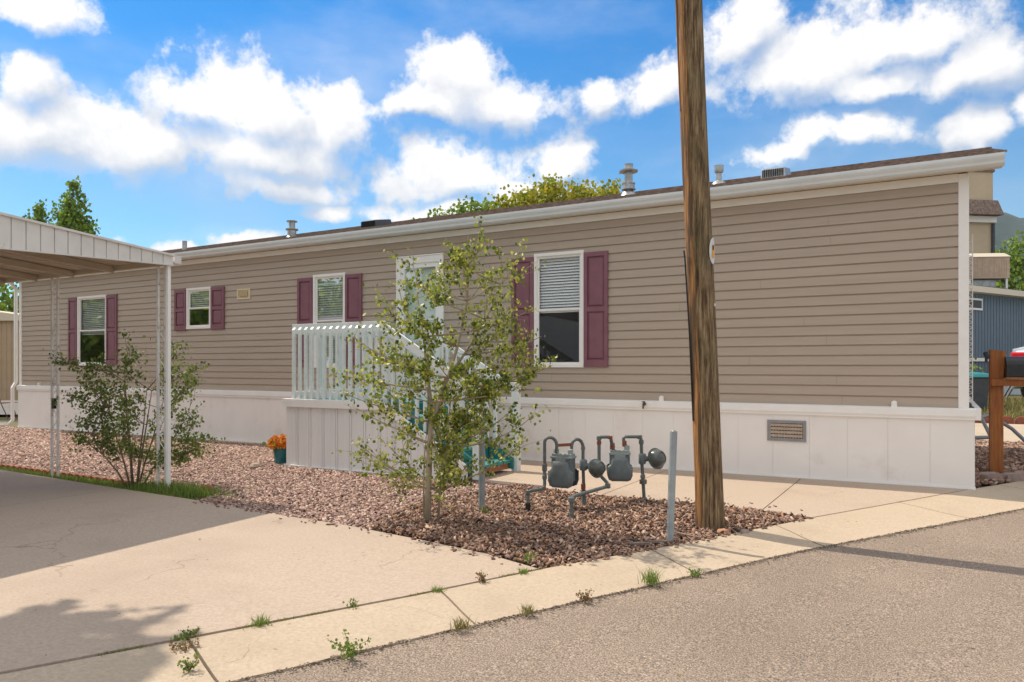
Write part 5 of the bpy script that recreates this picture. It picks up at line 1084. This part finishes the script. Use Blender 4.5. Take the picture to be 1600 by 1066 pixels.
# ------------------------------------------------------------------ beyond the right end of the home
def right_side():
    # lattice post standing against the end wall
    X, Y = -.030, -.42; t = thing('lattice_post', 'narrow rusty white lattice post against the end of the home', 'post', (X, Y, .884))
    m = MB(); m.box(-.032, -.022, -.008, .008, 0, 1.90); m.box(.016, .024, -.008, .008, 0, 1.84); m.build('uprights', M_white, t, local=True)
    w = MB()
    for k in range(30): z = .03+k*.06; w.tube([(-.027, 0, z), (.02, 0, z+.03)], .006, 4); w.tube([(.02, 0, z+.03), (-.027, 0, z+.06)], .006, 4)
    w.build('lattice', M_iron, t, local=True)
    # blue house: wall runs parallel to the street
    u = np.array([.846, .533]); n = np.array([-.533, .846])      # in viewpoint axes: along wall, away from the viewer
    O = np.array([12.9, 21.4])
    ang = math.atan2(.533, .846)+YAW; X, Y = cf(*O); b = thing('blue_house', 'blue ribbed mobile home behind the mailbox', 'house', (X, Y, .45), ang)
    m = MB(); m.box(0, 14, 0, 4.5, 0, 3.05)
    for k in range(78): m.box(.05+k*.18, .075+k*.18, -.012, 0.0, .0, 3.0)
    m.build('wall', M_bluewall, b, local=True)
    m = MB(); m.box(-.15, 14.2, -.30, -.14, 3.05, 3.22); m.box(-.15, 14.2, -.14, 4.7, 3.05, 3.10); m.build('gutter', M_trim, b, local=True)
    m = MB(); m.hexa([(-.1, -.2, 3.221), (14.1, -.2, 3.221), (14.1, 4.7, 3.225), (-.1, 4.7, 3.225)], [(-.1, -.2, 3.26), (14.1, -.2, 3.26), (14.1, 4.7, 3.42), (-.1, 4.7, 3.42)]); m.build('roof', M_bin, b, local=True)
    m = MB(); m.box(0, 14, -.05, -.013, 1.02, 1.12); m.build('white_band', M_white, b, local=True)
    m = MB(); m.box(0.02, 14, -.045, -.013, -.1, .55); m.build('skirting', mat('pale_skirting', (0.55, 0.60, 0.64), rough=.6), b, local=True)
    m = MB(); m.box(.5, 1.45, -.05, -.013, 2.55, 2.90, 0); m.box(.56, 1.39, -.055, -.05, 2.61, 2.84, 1); m.build('window', [M_white, M_bin], b, local=True)
    # swamp cooler on the roof
    X, Y = cf(15.35, 24.2); c = thing('rooftop_cooler', 'tan louvred evaporative cooler on a stand over the blue house', 'cooler', (X, Y, 3.72), ang+R(-38))
    m = MB(); s = .62; m.hexa([(-s, -s, .42), (s, -s, .42), (s, s, .42), (-s, s, .42)], [(-s, -s, 1.1), (s, -s, 1.1), (s, s, 1.1), (-s, s, 1.1)])
    for k in range(16):
        a = -s+.05+k*.073; m.box(a, a+.02, -s-.012, -s, .48, 1.05); m.box(-s-.012, -s, a, a+.02, .48, 1.05); m.box(s, s+.012, a, a+.02, .48, 1.05)
    m.build('cabinet', M_tanbox, c, local=True)
    m = MB(); m.hexa([(-s-.05, -s-.05, 1.10), (s+.05, -s-.05, 1.10), (s+.05, s+.05, 1.10), (-s-.05, s+.05, 1.10)], [(-s+.1, -s+.1, 1.24), (s-.1, -s+.1, 1.24), (s-.1, s-.1, 1.24), (-s+.1, s-.1, 1.24)]); m.build('top', M_trim, c, local=True, bevel=.02)
    for sx in (-1, 1):
        for sy in (-1, 1): m = MB(); m.box(sx*s*.9-.025, sx*s*.9+.025, sy*s*.9-.025, sy*s*.9+.025, -.15, .42); m.build('leg', M_white, c, local=True)
    m = MB(); m.box(-.35, .35, -.35, .35, -.1, .40); m.build('duct', M_galv, c, local=True)
    # tan house further back
    X, Y = cf(15.92, 27.5); h = thing('tan_house', 'tall tan stucco house with a brown shingle band behind the home corner', 'house', (X, Y, -.1), YAW+R(8))
    m = MB(); m.box(-3, 2.28, 0, 6, 0, 8.75); m.build('wall', M_tan, h, local=True)
    m = MB(); m.hexa([(-3, -.45, 7.06), (2.36, -.45, 7.06), (2.36, -.01, 7.06), (-3, -.01, 7.06)], [(-3, -.15, 7.66), (2.36, -.15, 7.66), (2.36, -.01, 7.66), (-3, -.01, 7.66)]); m.build('shingle_band', M_shingle, h, local=True)
    m = MB(); m.box(-3, 2.3, -.16, -.012, 6.82, 7.05); m.build('white_fascia', M_white, h, local=True)
    m = MB(); m.tube([(2.24, -.06, 6.8), (2.24, -.06, .2)], .06, 8); m.build('downspout', M_bin, h, local=True)
    m = MB(); m.box(-3.1, 2.32, -.05, 6.1, 8.751, 8.85); m.build('roof', M_shingle, h, local=True)
    for wy, wz in ((1.2, 3.4), (3.6, 3.4), (2.2, 6.0)):
        m = MB(); m.box(2.281, 2.31, wy, wy+1.1, wz, wz+1.2, 0); m.box(2.311, 2.316, wy+.08, wy+1.02, wz+.08, wz+1.12, 1); m.build('window', [M_white, M_bin], h, local=True)
    # wheeled bin with teal lid
    X, Y = cf(11.65, 18.7); t = thing('wheelie_bin', 'dark wheeled rubbish bin with teal lid at home corner', 'bin', (X, Y, .04), YAW)
    m = MB(); m.hexa([(-.24, -.26, .06), (.24, -.26, .06), (.24, .26, .06), (-.24, .26, .06)], [(-.30, -.33, 1.0), (.30, -.33, 1.0), (.30, .33, 1.0), (-.30, .33, 1.0)]); m.build('tub', M_bin, t, local=True, bevel=.03)
    m = MB(); m.hexa([(-.36, -.38, 1.002), (.36, -.38, 1.002), (.36, .38, 1.002), (-.36, .38, 1.002)], [(-.30, -.32, 1.10), (.30, -.32, 1.10), (.30, .32, 1.14), (-.30, .32, 1.14)]); m.build('lid', M_lid, t, local=True, bevel=.02)
    for s in (-1, 1): m = MB(); m.lathe([(.04, -.03), (.10, -.03), (.10, .03), (.04, .03)], (s*.26, .24, .10), 14, Matrix.Rotation(R(90), 3, 'Y')); m.build('wheel', M_black, t, local=True)
    # small shrub growing by the bin
    X, Y = cf(12.0, 19.6); t = thing('potted_shrub', 'small bright green shrub top behind the teal bin lid', 'shrub', (X, Y, .1), YAW)
    r = np.random.default_rng(3); leaves('foliage', r.normal(size=(260, 3))*np.array([.16, .12, .18])+np.array([0, 0, 1.05]), .09, M_leafg, t); m = MB(); m.tube([(0, 0, -.1), (.02, 0, 1.0)], .02, 6); m.build('stem', M_twig, t, local=True)
    # parked car, only its rear corner shows past the mailbox
    X, Y = cf(15.42, 19.72); t = thing('parked_car', 'silver parked car showing its red rear lamp above the mailbox', 'car', (X, Y, .44), ang)
    prof = [(-2.2, .35), (-2.22, .85), (-2.15, 1.28), (-1.45, 1.36), (-.9, 1.72), (.3, 1.74), (1.0, 1.30), (2.0, 1.10), (2.2, .8), (2.2, .35)]
    m = MB(); m.prism(prof, -.85, .85); m.build('body', M_carwhite, t, local=True, bevel=.06)
    m = MB(); m.prism([(-1.30, 1.38), (-.86, 1.66), (.25, 1.68), (.80, 1.36)], -.86, .86); m.build('glazing', M_black, t, local=True)
    for s in (-1, 1): m = MB(); m.box(-2.27, -1.80, s*.70-.18, s*.70+.18, 1.00, 1.25); m.build('tail_lamp', M_carred, t, local=True, bevel=.03)
    for sx in (-1.35, 1.35):
        for s in (-1, 1): m = MB(); m.lathe([(.12, -.1), (.32, -.1), (.34, 0), (.32, .1), (.12, .1)], (sx, s*.80, .34), 18, Matrix.Rotation(R(90), 3, 'X')); m.build('wheel', M_black, t, local=True)
    # grey hose loop on the pad
    pts = [cf(*p)+(z,) for p, z in [((6.2, 9.3), .5), ((6.5, 9.4), .50)]]
    m = MB(); P = [((4.95, 8.35), .44), ((5.7, 9.3), .42), ((6.25, 9.6), .40), ((6.5, 10.2), .62), ((6.75, 10.4), .64), ((7.0, 10.3), .45), ((7.15, 10.1), .20), ((7.2, 10.0), .04)]
    m.tube([cf(*p)+(z,) for p, z in P], .025, 8); tag(m.build('grey_conduit', M_hose, smooth=True), 'grey flexible conduit running out from the end of the home', 'conduit')
    # fallen trellis pieces by the blue house
    X, Y = cf(14.0, 20.2); t = thing('trailer_ramp', 'grey metal ramp frame propped against the blue house', 'ramp', (X, Y, .32), YAW)
    m = MB(); m.tube([(-.5, 0, 0), (.25, .3, .95)], .03, 6); m.tube([(-.4, .3, 0), (.35, .6, .9)], .03, 6); m.hexa([(.1, 0, .05), (1.4, 0, .12), (1.4, .5, .12), (.1, .5, .05)], [(.1, 0, .10), (1.4, 0, .20), (1.4, .5, .24), (.1, .5, .12)]); m.build('frame', M_bin, t, local=True)
    # wooded hill
    r = np.random.default_rng(8); nx, ny = 90, 14; V = []
    for j in range(ny):
        for i in range(nx):
            a = R(20+65*i/(nx-1)); D = 650+j*40; hh = math.sin(math.pi*min(1, j/8)/2)*(178+18*math.sin(a*5+.6)+9*math.sin(a*17)+4*math.sin(a*60)+r.uniform(-3.5, 3.5))*min(1, max(0, (a-.38)/.16))
            if j == 0: hh = -2
            V.append((*cf(D*math.sin(a), D*math.cos(a)), hh))
    F = np.array([(j*nx+i, j*nx+i+1, (j+1)*nx+i+1, (j+1)*nx+i) for j in range(ny-1) for i in range(nx-1)]); struct(raw_mesh('hill', np.array(V), F, M_hill, smooth=True), 'distant dark wooded hill behind the blue house')
right_side()

# ------------------------------------------------------------------ beyond the left end
def left_side():
    X, Y = cf(-14.2, 22.0); t = thing('tan_shed', 'tan ribbed metal shed with white base band at the left edge', 'shed', (X, Y, -.12), YAW+R(180))
    m = MB(); m.box(0.0, 5, -3.0, 0, .42, 2.80)
    for k in range(33): m.box(k*.15, k*.15+.02, 0, .012, .42, 2.8)
    m.build('wall', mat('shed_tan', (0.42, 0.31, 0.20), (0.47, 0.35, 0.24), rough=.6, scale=3), t, local=True)
    m = MB(); m.hexa([(-.15, -3.1, 2.80), (5.15, -3.1, 2.80), (5.15, .12, 2.80), (-.15, .12, 2.80)], [(-.15, -3.1, 2.90), (5.15, -3.1, 3.6), (5.15, .12, 3.6), (-.15, .12, 2.90)]); m.build('roof', M_trim, t, local=True)
    m = MB(); m.box(0, 5, -3.0, .02, 0, .42); m.build('base_band', M_skirt, t, local=True)
    X, Y = cf(-13.9, 20.3); t = thing('garden_chair', 'small folded red metal chair frame before the tan shed', 'chair', (X, Y, -.12), YAW)
    m = MB(); m.tube([(-.2, 0, .42), (.1, 0, .44), (.18, .1, 0)], .012, 6); m.tube([(-.2, .3, .42), (.1, .3, .44), (.2, .35, 0)], .012, 6); m.tube([(.0, 0, 0), (-.2, 0, .42), (-.3, 0, .8)], .012, 6); m.build('frame', mat('dark_red_metal', (.16, .03, .025), rough=.5), t, local=True)
    m = MB(); m.box(-.2, .1, 0, .3, .43, .445); m.build('seat', mat('dark_red_metal', (.16, .03, .025)), t, local=True)
left_side()

# ------------------------------------------------------------------ thin summer haze that softens the far hill
def haze():
    m = bpy.data.materials.new('haze'); m.use_nodes = True; N = m.node_tree.nodes; N.clear(); out = N.new('ShaderNodeOutputMaterial'); v = N.new('ShaderNodeVolumePrincipled')
    v.inputs['Density'].default_value = 0.0002; v.inputs['Color'].default_value = (0.72, 0.84, 1.0, 1); m.node_tree.links.new(v.outputs[0], out.inputs['Volume'])
    b = MB(); b.box(-1650, 1650, -1650, 1650, -4, 245); o = b.build('haze', m); o['kind'] = 'stuff'; o['label'] = 'thin bluish summer haze over the far hill'
haze()
